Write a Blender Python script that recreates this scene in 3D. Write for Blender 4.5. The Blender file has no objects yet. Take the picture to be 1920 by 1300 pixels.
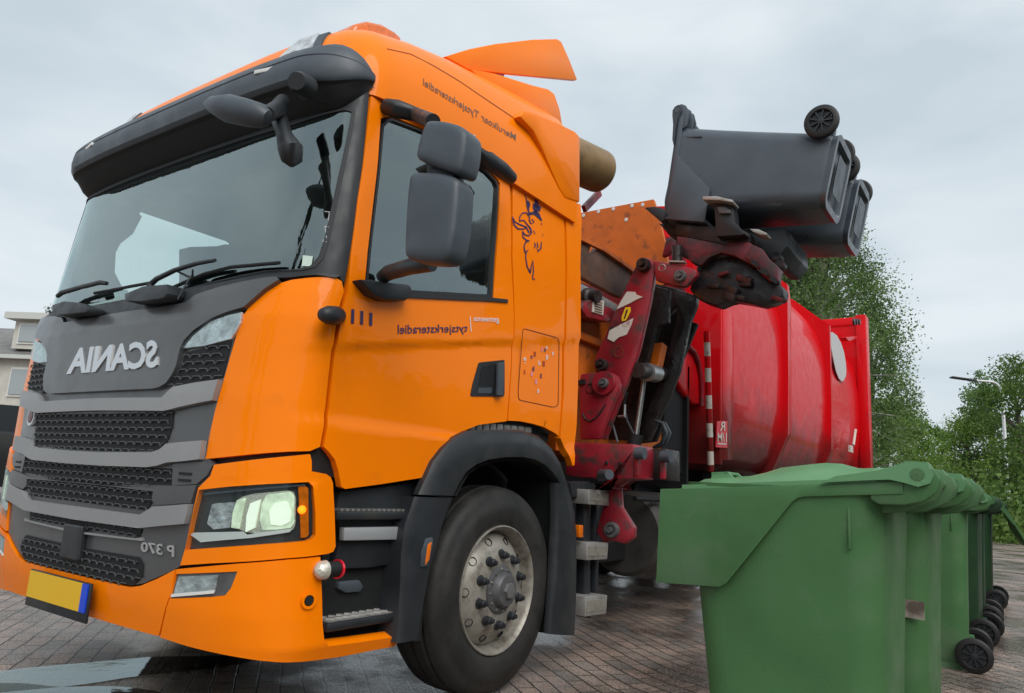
import bpy, bmesh, math, random
from mathutils import Vector, Matrix
from mathutils.geometry import tessellate_polygon
from mathutils.bvhtree import BVHTree
random.seed(7)
S = bpy.context.scene
R = math.radians
# ---------------------------------------------------------------- camera
FX = 1361.93
CC = Vector((3.38652, -1.61536, 1.02434))
CR = Vector((0.82237994, 0.56600792, 0.0576738))
CU = Vector((0.05905856, -0.18575044, 0.9808205))
CF = Vector((-0.5658651, 0.80320098, 0.18618505))
cd = bpy.data.cameras.new('camera'); cam = bpy.data.objects.new('camera', cd)
S.collection.objects.link(cam)
m = Matrix((( CR.x, CU.x, -CF.x, CC.x), (CR.y, CU.y, -CF.y, CC.y), (CR.z, CU.z, -CF.z, CC.z), (0,0,0,1)))
cam.matrix_world = m
cd.sensor_fit = 'HORIZONTAL'; cd.sensor_width = 36; cd.lens = FX/1920*36
cd.clip_start = .05; cd.clip_end = 2000
S.camera = cam
# ---------------------------------------------------------------- world, sun, exposure
SUN_EL, SUN_AZ = 44, 122      # degrees; azimuth clockwise from +y
w = bpy.data.worlds.new('World'); S.world = w; w.use_nodes = True
nt = w.node_tree; nt.nodes.clear()
def N(nt, t, **k):
    n = nt.nodes.new(t)
    for a, b in k.items(): setattr(n, a, b)
    return n
wo = N(nt, 'ShaderNodeOutputWorld'); bg = N(nt, 'ShaderNodeBackground'); bg.inputs[1].default_value = .1
sky = N(nt, 'ShaderNodeTexSky', sky_type='NISHITA', sun_disc=False)
sky.sun_elevation = R(SUN_EL); sky.sun_rotation = R(SUN_AZ); sky.dust_density = 4; sky.altitude = 0
tc = N(nt, 'ShaderNodeTexCoord'); mp = N(nt, 'ShaderNodeMapping'); mp.inputs['Scale'].default_value = (1, 1, 3.2)
nz = N(nt, 'ShaderNodeTexNoise'); nz.inputs['Scale'].default_value = 2.4; nz.inputs['Detail'].default_value = 6; nz.inputs['Roughness'].default_value = .48; nz.inputs['Distortion'].default_value = .3
rp = N(nt, 'ShaderNodeValToRGB'); rp.color_ramp.elements[0].position = .34; rp.color_ramp.elements[0].color = (3.9, 4.5, 4.95, 1)
rp.color_ramp.elements[1].position = .64; rp.color_ramp.elements[1].color = (5.3, 5.75, 6.0, 1)
mx = N(nt, 'ShaderNodeMix', data_type='RGBA'); mx.inputs[0].default_value = .93
nt.links.new(tc.outputs['Generated'], mp.inputs[0]); nt.links.new(mp.outputs[0], nz.inputs[0]); nt.links.new(nz.outputs[0], rp.inputs[0])
nt.links.new(sky.outputs[0], mx.inputs[6]); nt.links.new(rp.outputs[0], mx.inputs[7])
nt.links.new(mx.outputs[2], bg.inputs[0]); nt.links.new(bg.outputs[0], wo.inputs[0])
sd = bpy.data.lights.new('sun', 'SUN'); sd.energy = 1.5; sd.angle = R(45); sd.color = (1, .97, .93)
so = bpy.data.objects.new('sun', sd); S.collection.objects.link(so)
a, e = R(SUN_AZ), R(SUN_EL)
so.rotation_euler = (-Vector((math.sin(a)*math.cos(e), math.cos(a)*math.cos(e), math.sin(e)))).to_track_quat('-Z', 'Y').to_euler()
S.view_settings.view_transform = 'Standard'; S.view_settings.look = 'None'; S.view_settings.gamma = 1
S.view_settings.exposure = 0.62
S.render.engine = 'CYCLES'; S.cycles.max_bounces = 8; S.cycles.transparent_max_bounces = 16

# ---------------------------------------------------------------- geometry from view rays of the calibrated lens
def ray(px, py): return (CF + CR*((px-960)/FX) - CU*((py-650)/FX))
def PX(px, py, x): d = ray(px, py); return CC + d*((x-CC.x)/d.x)
def PY(px, py, y): d = ray(px, py); return CC + d*((y-CC.y)/d.y)
def PZ(px, py, z): d = ray(px, py); return CC + d*((z-CC.z)/d.z)
def sm(t): t = max(0, min(1, t)); return t*t*(3-2*t)
def lerp(t, xs, ys):
    if t <= xs[0]: return ys[0]
    for i in range(len(xs)-1):
        if t <= xs[i+1]: return ys[i] + (ys[i+1]-ys[i])*(t-xs[i])/(xs[i+1]-xs[i])
    return ys[-1]
# ---------------------------------------------------------------- materials
MATS = {}
def mat(name, col, rough=.5, metal=0, coat=0, bump=0, bscale=40, var=0, vscale=3, emit=0, spec=.5, rvar=0, dirt=None, dirt_lo=.5, dirt_hi=.75, dscale=4):
    if name in MATS: return MATS[name]
    m = bpy.data.materials.new(name); m.use_nodes = True; t = m.node_tree; b = t.nodes['Principled BSDF']
    b.inputs['Base Color'].default_value = (*col, 1); b.inputs['Roughness'].default_value = rough
    b.inputs['Metallic'].default_value = metal; b.inputs['Coat Weight'].default_value = coat; b.inputs['Coat Roughness'].default_value = .04
    b.inputs['Specular IOR Level'].default_value = spec
    if emit: b.inputs['Emission Color'].default_value = (*col, 1); b.inputs['Emission Strength'].default_value = emit
    tc = N(t, 'ShaderNodeTexCoord')
    out = None
    if var:
        nz = N(t, 'ShaderNodeTexNoise'); nz.inputs['Scale'].default_value = vscale; nz.inputs['Detail'].default_value = 6
        t.links.new(tc.outputs['Object'], nz.inputs[0])
        mr = N(t, 'ShaderNodeMapRange'); mr.inputs[1].default_value = .3; mr.inputs[2].default_value = .7; mr.inputs[3].default_value = 1-var; mr.inputs[4].default_value = 1+var
        t.links.new(nz.outputs[0], mr.inputs[0])
        mm = N(t, 'ShaderNodeMix', data_type='RGBA', blend_type='MULTIPLY'); mm.inputs[0].default_value = 1; mm.inputs[6].default_value = (*col, 1)
        cmb = N(t, 'ShaderNodeCombineColor')
        for i in range(3): t.links.new(mr.outputs[0], cmb.inputs[i])
        t.links.new(cmb.outputs[0], mm.inputs[7]); out = mm.outputs[2]
    if dirt:
        nz = N(t, 'ShaderNodeTexNoise'); nz.inputs['Scale'].default_value = dscale; nz.inputs['Detail'].default_value = 8; nz.inputs['Roughness'].default_value = .65
        t.links.new(tc.outputs['Object'], nz.inputs[0])
        mr = N(t, 'ShaderNodeMapRange'); mr.inputs[1].default_value = dirt_lo; mr.inputs[2].default_value = dirt_hi
        t.links.new(nz.outputs[0], mr.inputs[0])
        mm = N(t, 'ShaderNodeMix', data_type='RGBA'); mm.inputs[6].default_value = (*col, 1); mm.inputs[7].default_value = (*dirt, 1)
        if out: t.links.new(out, mm.inputs[6])
        t.links.new(mr.outputs[0], mm.inputs[0]); out = mm.outputs[2]
    if out: t.links.new(out, b.inputs['Base Color'])
    if rvar:
        nz = N(t, 'ShaderNodeTexNoise'); nz.inputs['Scale'].default_value = 9; nz.inputs['Detail'].default_value = 5
        t.links.new(tc.outputs['Object'], nz.inputs[0])
        mr = N(t, 'ShaderNodeMapRange'); mr.inputs[1].default_value = .35; mr.inputs[2].default_value = .65; mr.inputs[3].default_value = rough-rvar; mr.inputs[4].default_value = rough+rvar
        t.links.new(nz.outputs[0], mr.inputs[0]); t.links.new(mr.outputs[0], b.inputs['Roughness'])
    if bump:
        nz = N(t, 'ShaderNodeTexNoise'); nz.inputs['Scale'].default_value = bscale; nz.inputs['Detail'].default_value = 3
        t.links.new(tc.outputs['Object'], nz.inputs[0])
        bp = N(t, 'ShaderNodeBump'); bp.inputs['Strength'].default_value = bump; bp.inputs['Distance'].default_value = .01
        t.links.new(nz.outputs[0], bp.inputs['Height']); t.links.new(bp.outputs[0], b.inputs['Normal'])
    MATS[name] = m; return m
def droplets(m, scale=70, strength=.5, dens=.09):
    """rain drops standing on a surface: small voronoi bumps"""
    t = m.node_tree; b = t.nodes['Principled BSDF']; tc = N(t, 'ShaderNodeTexCoord')
    v = N(t, 'ShaderNodeTexVoronoi'); v.inputs['Scale'].default_value = scale
    t.links.new(tc.outputs['Object'], v.inputs[0])
    nz = N(t, 'ShaderNodeTexNoise'); nz.inputs['Scale'].default_value = 6; nz.inputs['Detail'].default_value = 4
    t.links.new(tc.outputs['Object'], nz.inputs[0])
    wn = N(t, 'ShaderNodeTexWhiteNoise'); t.links.new(v.outputs['Position'], wn.inputs[0])
    rad = N(t, 'ShaderNodeMath', operation='MULTIPLY'); rad.inputs[1].default_value = .34; t.links.new(wn.outputs[0], rad.inputs[0])
    sub = N(t, 'ShaderNodeMath', operation='SUBTRACT'); t.links.new(rad.outputs[0], sub.inputs[0]); t.links.new(v.outputs['Distance'], sub.inputs[1])
    mxx = N(t, 'ShaderNodeMath', operation='MAXIMUM'); mxx.inputs[1].default_value = 0; t.links.new(sub.outputs[0], mxx.inputs[0])
    sq = N(t, 'ShaderNodeMath', operation='POWER'); sq.inputs[1].default_value = .5; t.links.new(mxx.outputs[0], sq.inputs[0])
    bp = N(t, 'ShaderNodeBump'); bp.inputs['Strength'].default_value = strength; bp.inputs['Distance'].default_value = .004
    t.links.new(sq.outputs[0], bp.inputs['Height'])
    old = b.inputs['Normal'].links
    if old: t.links.new(old[0].from_socket, bp.inputs['Normal'])
    t.links.new(bp.outputs[0], b.inputs['Normal'])
    t.links.new(bp.outputs[0], b.inputs['Coat Normal'])
ORANGE = mat('orange paint', (1.0, .225, .0), .42, spec=.08, coat=.30, var=.03, vscale=2.2, rvar=.05, dirt=(.70, .17, .01), dirt_lo=.60, dirt_hi=1.0, dscale=3)
droplets(ORANGE, 90, .12)
DPLAST = mat('dark grey plastic', (.056, .070, .086), .5, var=.15, vscale=5, bump=.08, bscale=300, rvar=.08)
MUD = mat('mudguard plastic', (.020,.023,.026), .45, var=.2, rvar=.1, bump=.05, bscale=200, dirt=(.045,.042,.038), dirt_lo=.55, dirt_hi=.8, dscale=6)
BLACKP = mat('black plastic', (.016, .019, .023), .5, var=.2, rvar=.1, bump=.06, bscale=250)
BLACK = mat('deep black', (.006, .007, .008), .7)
SILL = mat('black rubber', (.02, .022, .025), .6)
HOOD = mat('dark grey paint', (.072, .075, .078), .36, metal=.1, coat=.3, var=.05, rvar=.05)
droplets(HOOD, 80, .1)
BAR = mat('silver grey bar', (.27, .275, .28), .42, metal=.1, var=.06)
CHROME = mat('chrome letters', (.62, .63, .64), .25, metal=.85)
STEEL = mat('steel', (.45, .45, .44), .35, metal=.9, var=.2, vscale=14)
ALU = mat('aluminium step', (.42, .41, .39), .5, metal=.6, dirt=(.2, .18, .15), dscale=12)
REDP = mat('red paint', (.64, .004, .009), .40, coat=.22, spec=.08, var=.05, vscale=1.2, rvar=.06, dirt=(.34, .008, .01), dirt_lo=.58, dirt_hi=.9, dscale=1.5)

def reflection_and_grime(m, z0, z1, col):  # lower body: dark ground reflection and brown grime put into the colour
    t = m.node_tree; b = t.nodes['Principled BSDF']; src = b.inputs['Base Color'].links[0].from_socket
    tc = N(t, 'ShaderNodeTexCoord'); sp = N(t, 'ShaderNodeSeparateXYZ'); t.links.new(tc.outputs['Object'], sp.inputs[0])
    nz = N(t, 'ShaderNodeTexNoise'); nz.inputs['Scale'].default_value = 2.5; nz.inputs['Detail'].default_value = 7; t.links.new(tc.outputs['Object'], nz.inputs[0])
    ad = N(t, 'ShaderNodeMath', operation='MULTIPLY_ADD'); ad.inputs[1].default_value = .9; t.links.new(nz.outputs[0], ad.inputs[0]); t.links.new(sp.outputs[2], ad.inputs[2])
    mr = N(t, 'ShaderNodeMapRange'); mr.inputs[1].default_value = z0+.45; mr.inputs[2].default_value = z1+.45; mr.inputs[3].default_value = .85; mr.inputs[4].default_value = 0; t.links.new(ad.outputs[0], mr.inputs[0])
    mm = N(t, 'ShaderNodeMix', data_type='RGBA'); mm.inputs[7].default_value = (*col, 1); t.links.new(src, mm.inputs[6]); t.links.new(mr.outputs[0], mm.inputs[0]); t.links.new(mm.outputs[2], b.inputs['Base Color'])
reflection_and_grime(REDP, 1.45, 2.15, (.055,.018,.016))
REDM = mat('machine red', (.27, .010, .022), .45, coat=.2, var=.25, vscale=6, rvar=.12, dirt=(.07, .03, .03), dirt_lo=.5, dirt_hi=.62, dscale=7)
DIRTY = mat('greasy steel', (.018, .013, .013), .45, var=.5, vscale=8, bump=.4, bscale=30, rvar=.2, dirt=(.13, .02, .024), dirt_lo=.62, dirt_hi=.75, dscale=9)
HOP = mat('hopper orange', (.62, .13, .006), .5, var=.2, vscale=4, rvar=.1, dirt=(.12, .04, .02), dirt_lo=.56, dirt_hi=.72, dscale=9)
RUST = mat('hopper rust', (.11, .06, .045), .65, var=.4, vscale=6, dirt=(.2, .08, .03), dscale=8)
WHITE = mat('white plastic', (.72, .72, .70), .5)
WHITEM = mat('white marking', (.60, .56, .50), .5, dirt=(.35, .2, .18), dirt_lo=.55, dirt_hi=.7, dscale=20)
NAVY = mat('navy lettering', (.03, .02, .09), .4)
GREYT = mat('grey lettering', (.16, .10, .07), .5)
PINK = mat('pink lettering', (.8, .3, .35), .5)
TYRE = mat('tyre rubber', (.018, .018, .018), .6, var=.2, vscale=6, bump=.12, bscale=60, dirt=(.042, .039, .035), dirt_lo=.40, dirt_hi=.75, dscale=7, spec=.35)
RIM = mat('rim paint', (.33, .31, .27), .45, metal=.3, var=.15, vscale=9, dirt=(.10, .075, .055), dirt_lo=.47, dirt_hi=.70, dscale=9)
HUB = mat('hub grey', (.12, .12, .125), .5, metal=.4, var=.2, vscale=20)
PLATE = mat('plate yellow', (.78, .46, .005), .4)
BLUE = mat('plate blue', (.005, .06, .62), .4)
YEL = mat('yellow decal', (.85, .5, .01), .5)
GREEN = mat('bin green', (.066, .165, .062), .5, spec=.22, var=.1, vscale=5, bump=.05, bscale=160, rvar=.07, dirt=(.15, .19, .14), dirt_lo=.50, dirt_hi=.85, dscale=2.6)
droplets(GREEN, 60, .1)
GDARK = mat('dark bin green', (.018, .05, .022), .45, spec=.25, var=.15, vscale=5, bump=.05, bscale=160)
GLID = mat('lid green', (.12, .275, .125), .34, spec=.4, var=.08, vscale=5, bump=.03, bscale=160, rvar=.08)
droplets(GLID, 60, .3)
BINB = mat('bin black', (.062, .080, .100), .34, spec=.6, var=.12, vscale=5, rvar=.07, bump=.05, bscale=160)
droplets(BINB, 60, .15)
LID2 = mat('lid black', (.04, .052, .065), .4, var=.12, rvar=.06)
TAN = mat('tan tank', (.26, .17, .075), .5, var=.2, vscale=8, dirt=(.12, .08, .04), dscale=5)
CLOTH = mat('seat cloth', (.012, .012, .014), .85, bump=.1)
GREYI = mat('interior grey', (.20, .21, .215), .8)
REFL = mat('retro reflector', (.42, .44, .46), .3, metal=.3, bump=.2, bscale=500)
WOODP = None
def glass(name, tint, refl=1.45, rough=.0, base=0):
    m = bpy.data.materials.new(name); m.use_nodes = True; t = m.node_tree; t.nodes.clear()
    o = N(t, 'ShaderNodeOutputMaterial'); tr = N(t, 'ShaderNodeBsdfTransparent'); tr.inputs[0].default_value = (*tint, 1)
    g = N(t, 'ShaderNodeBsdfGlossy'); g.inputs['Roughness'].default_value = rough; g.inputs[0].default_value = (.84, .98, .98, 1)
    f = N(t, 'ShaderNodeFresnel'); f.inputs[0].default_value = refl
    fa = N(t, 'ShaderNodeMath', operation='MULTIPLY_ADD', use_clamp=True); fa.inputs[1].default_value = 1.0; fa.inputs[2].default_value = base; t.links.new(f.outputs[0], fa.inputs[0])
    ge = N(t, 'ShaderNodeNewGeometry'); iv = N(t, 'ShaderNodeMath', operation='SUBTRACT'); iv.inputs[0].default_value = 1; t.links.new(ge.outputs['Backfacing'], iv.inputs[1])
    fb = N(t, 'ShaderNodeMath', operation='MULTIPLY'); t.links.new(fa.outputs[0], fb.inputs[0]); t.links.new(iv.outputs[0], fb.inputs[1])
    mxs = N(t, 'ShaderNodeMixShader'); t.links.new(fb.outputs[0], mxs.inputs[0]); t.links.new(tr.outputs[0], mxs.inputs[1]); t.links.new(g.outputs[0], mxs.inputs[2])
    # water film and smears on the pane
    tc = N(t, 'ShaderNodeTexCoord'); nz = N(t, 'ShaderNodeTexNoise'); nz.inputs['Scale'].default_value = 3; nz.inputs['Detail'].default_value = 5
    mp = N(t, 'ShaderNodeMapping'); mp.inputs['Scale'].default_value = (2, 2, .5)
    t.links.new(tc.outputs['Object'], mp.inputs[0]); t.links.new(mp.outputs[0], nz.inputs[0])
    bp = N(t, 'ShaderNodeBump'); bp.inputs['Strength'].default_value = .12; bp.inputs['Distance'].default_value = .01
    t.links.new(nz.outputs[0], bp.inputs['Height']); t.links.new(bp.outputs[0], g.inputs['Normal'])
    t.links.new(mxs.outputs[0], o.inputs[0]); MATS[name] = m; return m
WGLASS = glass('windscreen glass', (.93, .985, .965), 1.6, base=.17)
SGLASS = glass('side window glass', (.90, .95, .94), 1.6, base=.16)
LENS = glass('lamp lens', (.9, .93, .93), 1.4)
AMBER = mat('amber lens', (.75, .16, .005), .2, coat=.5, var=.2, vscale=40)
AMBERL = mat('lit amber bulb', (1, .22, .005), .3, emit=1.4)
DRL = mat('lit headlamp', (.80, .92, .68), .3, emit=.12, var=.3, vscale=25)
DRLB = mat('bright headlamp core', (.90, .97, .80), .3, emit=.28)
REFLEC = mat('lamp reflector', (.60, .62, .63), .22, metal=.55, bump=.9, bscale=28, var=.35, vscale=22)
REDL = mat('red lens', (.65, .01, .03), .2, coat=.5, emit=.15)
CLEAR = mat('clear lamp', (.6, .58, .5), .15, metal=.4, bump=.5, bscale=90)
# ---------------------------------------------------------------- mesh builder
class M:
    def __init__(s): s.v = []; s.f = []
    def add(s, vs, fs):
        b = len(s.v); s.v += [Vector(v) for v in vs]; s.f += [tuple(b+i for i in f) for f in fs]; return s
    def box(s, c, d, rot=None):
        c = Vector(c); vs = []
        for z in (-1, 1):
            for x, y in ((-1,-1),(1,-1),(1,1),(-1,1)):
                p = Vector((x*d[0]/2, y*d[1]/2, z*d[2]/2))
                if rot is not None: p = rot @ p
                vs.append(c+p)
        return s.add(vs, [(3,2,1,0),(4,5,6,7),(0,1,5,4),(1,2,6,5),(2,3,7,6),(3,0,4,7)])
    def bar(s, a, b, wd, ht, up=(0,0,1)):
        a = Vector(a); b = Vector(b); d = (b-a); L = d.length; d.normalize(); up = Vector(up)
        x = d.cross(up); 
        if x.length < 1e-4: x = d.cross(Vector((1,0,0)))
        x.normalize(); u = x.cross(d)
        return s.box((a+b)/2, (wd, L, ht), Matrix((x, d, u)).transposed())
    def tube(s, pts, r, n=12, caps=True):
        pts = [Vector(p) for p in pts]; rs = r if isinstance(r, (list, tuple)) else [r]*len(pts)
        vs = []; prev = None
        for i, p in enumerate(pts):
            d = (pts[min(i+1, len(pts)-1)] - pts[max(i-1, 0)]).normalized()
            if prev is None:
                x = d.cross(Vector((0,0,1)))
                if x.length < .05: x = d.cross(Vector((1,0,0)))
            else: x = prev - d*prev.dot(d)
            x.normalize(); prev = x; y = d.cross(x)
            for k in range(n):
                t = 2*math.pi*k/n; vs.append(p + (x*math.cos(t)+y*math.sin(t))*rs[i])
        fs = []
        for i in range(len(pts)-1):
            for k in range(n): fs.append((i*n+k, i*n+(k+1)%n, (i+1)*n+(k+1)%n, (i+1)*n+k))
        if caps: fs += [tuple(range(n))[::-1], tuple((len(pts)-1)*n+k for k in range(n))]
        return s.add(vs, fs)
    def lathe(s, prof, o, ax, n=40, cap=False):
        """prof: (along axis, radius) pairs"""
        ax = Vector(ax).normalized(); o = Vector(o)
        x = ax.cross(Vector((0,0,1)));
        if x.length < .05: x = ax.cross(Vector((1,0,0)))
        x.normalize(); y = ax.cross(x); vs = []; fs = []
        for a, r in prof:
            for k in range(n):
                t = 2*math.pi*k/n; vs.append(o + ax*a + (x*math.cos(t)+y*math.sin(t))*r)
        for i in range(len(prof)-1):
            for k in range(n): fs.append((i*n+k, i*n+(k+1)%n, (i+1)*n+(k+1)%n, (i+1)*n+k))
        if cap: fs += [tuple(range(n))[::-1], tuple((len(prof)-1)*n+k for k in range(n))]
        return s.add(vs, fs)
    def prism(s, pts, vec):
        """closed polygon of 3d points swept along vec"""
        pts = [Vector(p) for p in pts]; n = len(pts); vec = Vector(vec)
        s.add(pts+[p+vec for p in pts], [tuple(range(n)), tuple(range(2*n-1, n-1, -1))] + [((k+1)%n, k, n+k, n+(k+1)%n) for k in range(n)])
        return s
    def grid(s, rows, closed=False):
        nr = len(rows); nc = len(rows[0]); fs = []
        for i in range(nr-1):
            for j in range(nc if closed else nc-1):
                fs.append((i*nc+j, i*nc+(j+1)%nc, (i+1)*nc+(j+1)%nc, (i+1)*nc+j))
        return s.add([p for r in rows for p in r], fs)
    def merge(s, o): return s.add(o.v, o.f)
def link(o, parent=None):
    S.collection.objects.link(o)
    if parent is not None: o.parent = parent
    return o
ROOTS = {}
def build(name, mb, ma, parent=None, bevel=0, seg=2, ang=35, fix=True, flat=False, label=None):
    me = bpy.data.meshes.new(name)
    bm = bmesh.new()
    for v in mb.v: bm.verts.new(v)
    bm.verts.ensure_lookup_table()
    for f in mb.f:
        if len(set(f)) > 2:
            try: bm.faces.new([bm.verts[i] for i in f])
            except ValueError: pass
    if fix: bmesh.ops.recalc_face_normals(bm, faces=bm.faces)
    if bevel:
        bmesh.ops.remove_doubles(bm, verts=bm.verts, dist=1e-5)
        es = [e for e in bm.edges if len(e.link_faces) == 2 and e.calc_face_angle(0) > R(30)]
        bmesh.ops.bevel(bm, geom=es, offset=bevel, segments=seg, affect='EDGES', profile=.5, clamp_overlap=True)
    bm.to_mesh(me); bm.free()
    me.materials.append(ma)
    if not flat:
        me.shade_smooth(); me.set_sharp_from_angle(angle=R(ang))
    o = bpy.data.objects.new(name, me); link(o, parent)
    p_ = parent
    while p_ is not None and p_.parent is not None: p_ = p_.parent
    if p_ is not None and p_.name in ROOTS: me.transform(ROOTS[p_.name])
    if label: o['label'] = label
    return o
def thing(name, label, cat, loc=(0,0,0), rot=(0,0,0), group=None):
    o = bpy.data.objects.new(name, None); o.empty_display_size = .2; link(o)
    o.location = loc; o.rotation_euler = rot; o['label'] = label; o['category'] = cat
    if group: o['group'] = group
    return o
def tag(o, label, cat, group=None):
    o['label'] = label; o['category'] = cat
    if group: o['group'] = group
    return o
def struct(o, kind='structure'): o['kind'] = kind; return o
def dup(root, loc, rot, label, group=None):
    r = root.copy(); link(r); r.location = loc; r.rotation_euler = rot; r['label'] = label
    if group: r['group'] = group
    for ch in root.children:
        c = ch.copy(); link(c, r)
        for g in ch.children:
            d = g.copy(); link(d, c)
    return r
# ---------------------------------------------------------------- the cab's skin as a chart (u across the front and along the side, z up)
W0, YC, NE = 1.22, .36, 3.2
AT = []; _L = 0; _p = None
for i in range(1601):
    a_ = math.pi/2*i/1600
    q = (W0*math.sin(a_)**(2/NE) if i else 0, YC*(1-(max(0, math.cos(a_)))**(2/NE)))
    if _p: _L += math.hypot(q[0]-_p[0], q[1]-_p[1])
    AT.append(_L); _p = q
U1 = _L
import bisect as _bi
def u2a(u):
    i = min(1599, max(0, _bi.bisect_left(AT, u)-1)); d = AT[i+1]-AT[i]
    return math.pi/2*(i+(u-AT[i])/d)/1600
ZF = [.28,.36,.5,.9,1.30,1.62,1.72,1.80,2.6,2.75,3.0]; YF = [.075,.04,.012,0,0,.02,.045,.075,.21,.24,.30]
ZW = [.28,.40,1.6,1.9,2.3,2.7,3.0]; WW = [1.17,1.212,1.222,1.218,1.20,1.17,1.12]
def cab0(u, z):
    s = -1 if u < 0 else 1; u = abs(u); W = lerp(z, ZW, WW); yf = lerp(z, ZF, YF)
    if u < U1:
        a_ = u2a(u); cw = max(0, math.cos(a_)); x = W*max(0, math.sin(a_))**(2/NE) if u > 0 else 0; y = yf+(YC-yf)*(1-cw**(2/NE))
    else: x = W; y = YC+u-U1
    k = sm((u-U1+.35)/.4)
    if k > 0:      # swages pressed into the door and corner panels
        zc = 1.47+.21*y
        x -= k*(.014*sm((zc-z)/.035) - .016*sm((1.25-z)/.05))
    return Vector((s*x, y, z))
def cab(u, z, off=0):
    p = cab0(u, z); e = .004
    if off == 0: return p
    du = cab0(u+e, z)-cab0(u-e, z); dz = cab0(u, z+e)-cab0(u, z-e)
    return p + du.cross(dz).normalized()*off
class Chart:
    def __init__(s, fn, us, vs):
        s.fn = fn; s.us = us; s.vs = vs; nu = len(us)
        P = [fn(u, v) for v in vs for u in us]
        F = [(j*nu+i, j*nu+i+1, (j+1)*nu+i+1, (j+1)*nu+i) for j in range(len(vs)-1) for i in range(nu-1)]
        s.P = P; s.nu = nu; s.F = F; s.b = BVHTree.FromPolygons(P, F)
    def uv(s, px, py):
        l, n, i, d = s.b.ray_cast(CC, ray(px, py).normalized())
        if l is None: raise RuntimeError('miss %s %s' % (px, py))
        f = s.F[i]; a, b, c, d_ = [s.P[k] for k in f]
        u0 = s.us[f[0] % s.nu]; u1 = s.us[f[1] % s.nu]; v0 = s.vs[f[0]//s.nu]; v1 = s.vs[f[3]//s.nu]
        eu = b-a; ev = d_-a; r = l-a
        A = eu.dot(eu); B = eu.dot(ev); Cc = ev.dot(ev); D = r.dot(eu); E = r.dot(ev); det = A*Cc-B*B
        al = (D*Cc-E*B)/det; be = (A*E-B*D)/det
        return (u0+(u1-u0)*al, v0+(v1-v0)*be)
    def hit(s, px, py, off=.002):
        l = None; k = 0
        while l is None and k < 60:
            for dx, dy in ((0,1),(-1,1),(-1,0),(1,1),(1,0)):
                l, n, i, d = s.b.ray_cast(CC, ray(px+dx*k, py+dy*k).normalized())
                if l is not None: break
            k += 1
        if l is None: raise RuntimeError('miss %s %s' % (px, py))
        if k > 1: print('MISS', px, py, k)
        if n.dot(ray(px, py)) > 0: n = -n
        return l+n*off
def fr(a, b, st): n = max(1, round((b-a)/st)); return [a+(b-a)*i/n for i in range(n+1)]
CAB = Chart(cab0, fr(-U1-1.9, U1+1.95, .02), fr(.2, 3.05, .02))
def uvs(pts): return [CAB.uv(*p) for p in pts]
def sym(pts):
    """right half traced from top centre round to bottom centre -> closed symmetric outline"""
    h = uvs(pts); h = [(max(.0, u), z) for u, z in h]
    return [(0, h[0][1])]+h+[(0, h[-1][1])]+[(-u, z) for u, z in h[::-1]]
def mir(poly): return [(-u, z) for u, z in poly][::-1]
def panel_mb(outer, off=0, th=.02, holes=(), step=.045, fn=cab):
    loops = [list(outer)]+[list(h) for h in holes]
    P = [Vector((p[0], p[1], 0)) for l in loops for p in l]
    tr = tessellate_polygon([[Vector((p[0], p[1], 0)) for p in l] for l in loops])
    bm = bmesh.new(); vs = [bm.verts.new(p) for p in P]
    for t in tr:
        try: bm.faces.new([vs[i] for i in t])
        except ValueError: pass
    for ax in (0, 1):
        lo = min(p[ax] for p in P); hi = max(p[ax] for p in P); k = math.floor(lo/step)+1
        while k*step < hi:
            no = [0, 0, 0]; no[ax] = 1; co = [0, 0, 0]; co[ax] = k*step+1e-5
            bmesh.ops.bisect_plane(bm, geom=bm.verts[:]+bm.edges[:]+bm.faces[:], plane_co=co, plane_no=no, dist=1e-6); k += 1
    bmesh.ops.remove_doubles(bm, verts=bm.verts, dist=1e-4)
    bm.verts.index_update(); n = len(bm.verts)
    uv = [(v.co.x, v.co.y) for v in bm.verts]
    mb = M(); F = []
    for f in bm.faces:
        idx = [v.index for v in f.verts]
        if f.normal.z < 0: idx = idx[::-1]
        F.append(tuple(idx)); F.append(tuple(n+i for i in idx[::-1]))
    for e in bm.edges:
        if len(e.link_faces) == 1:
            a_, b_ = e.verts[0].index, e.verts[1].index; F.append((a_, b_, n+b_, n+a_))
    mb.add([fn(u, z, off) for u, z in uv]+[fn(u, z, off-th) for u, z in uv], F)
    bm.free(); return mb
def panel(name, outer, ma, parent, off=0, th=.02, holes=(), step=.045, bevel=.004, label=None):
    mb = panel_mb(outer, off, th, holes, step)
    o = build(name, mb, ma, parent, label=label, ang=40)
    if bevel:
        b = o.modifiers.new('edge', 'BEVEL'); b.width = bevel; b.segments = 2; b.limit_method = 'ANGLE'; b.angle_limit = R(50)
    return o
def decal(name, ma, parent, tris, hit, off=.0025, th=0): pass
def text_mesh(s, bold=0, shear=0):
    c = bpy.data.curves.new('lettering', 'FONT'); c.body = s; c.offset = bold; c.shear = shear; c.resolution_u = 3
    o = bpy.data.objects.new('lettering', c); S.collection.objects.link(o)
    bpy.context.view_layer.update()
    me = bpy.data.meshes.new_from_object(o.evaluated_get(bpy.context.evaluated_depsgraph_get()))
    bpy.data.objects.remove(o); return me
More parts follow.
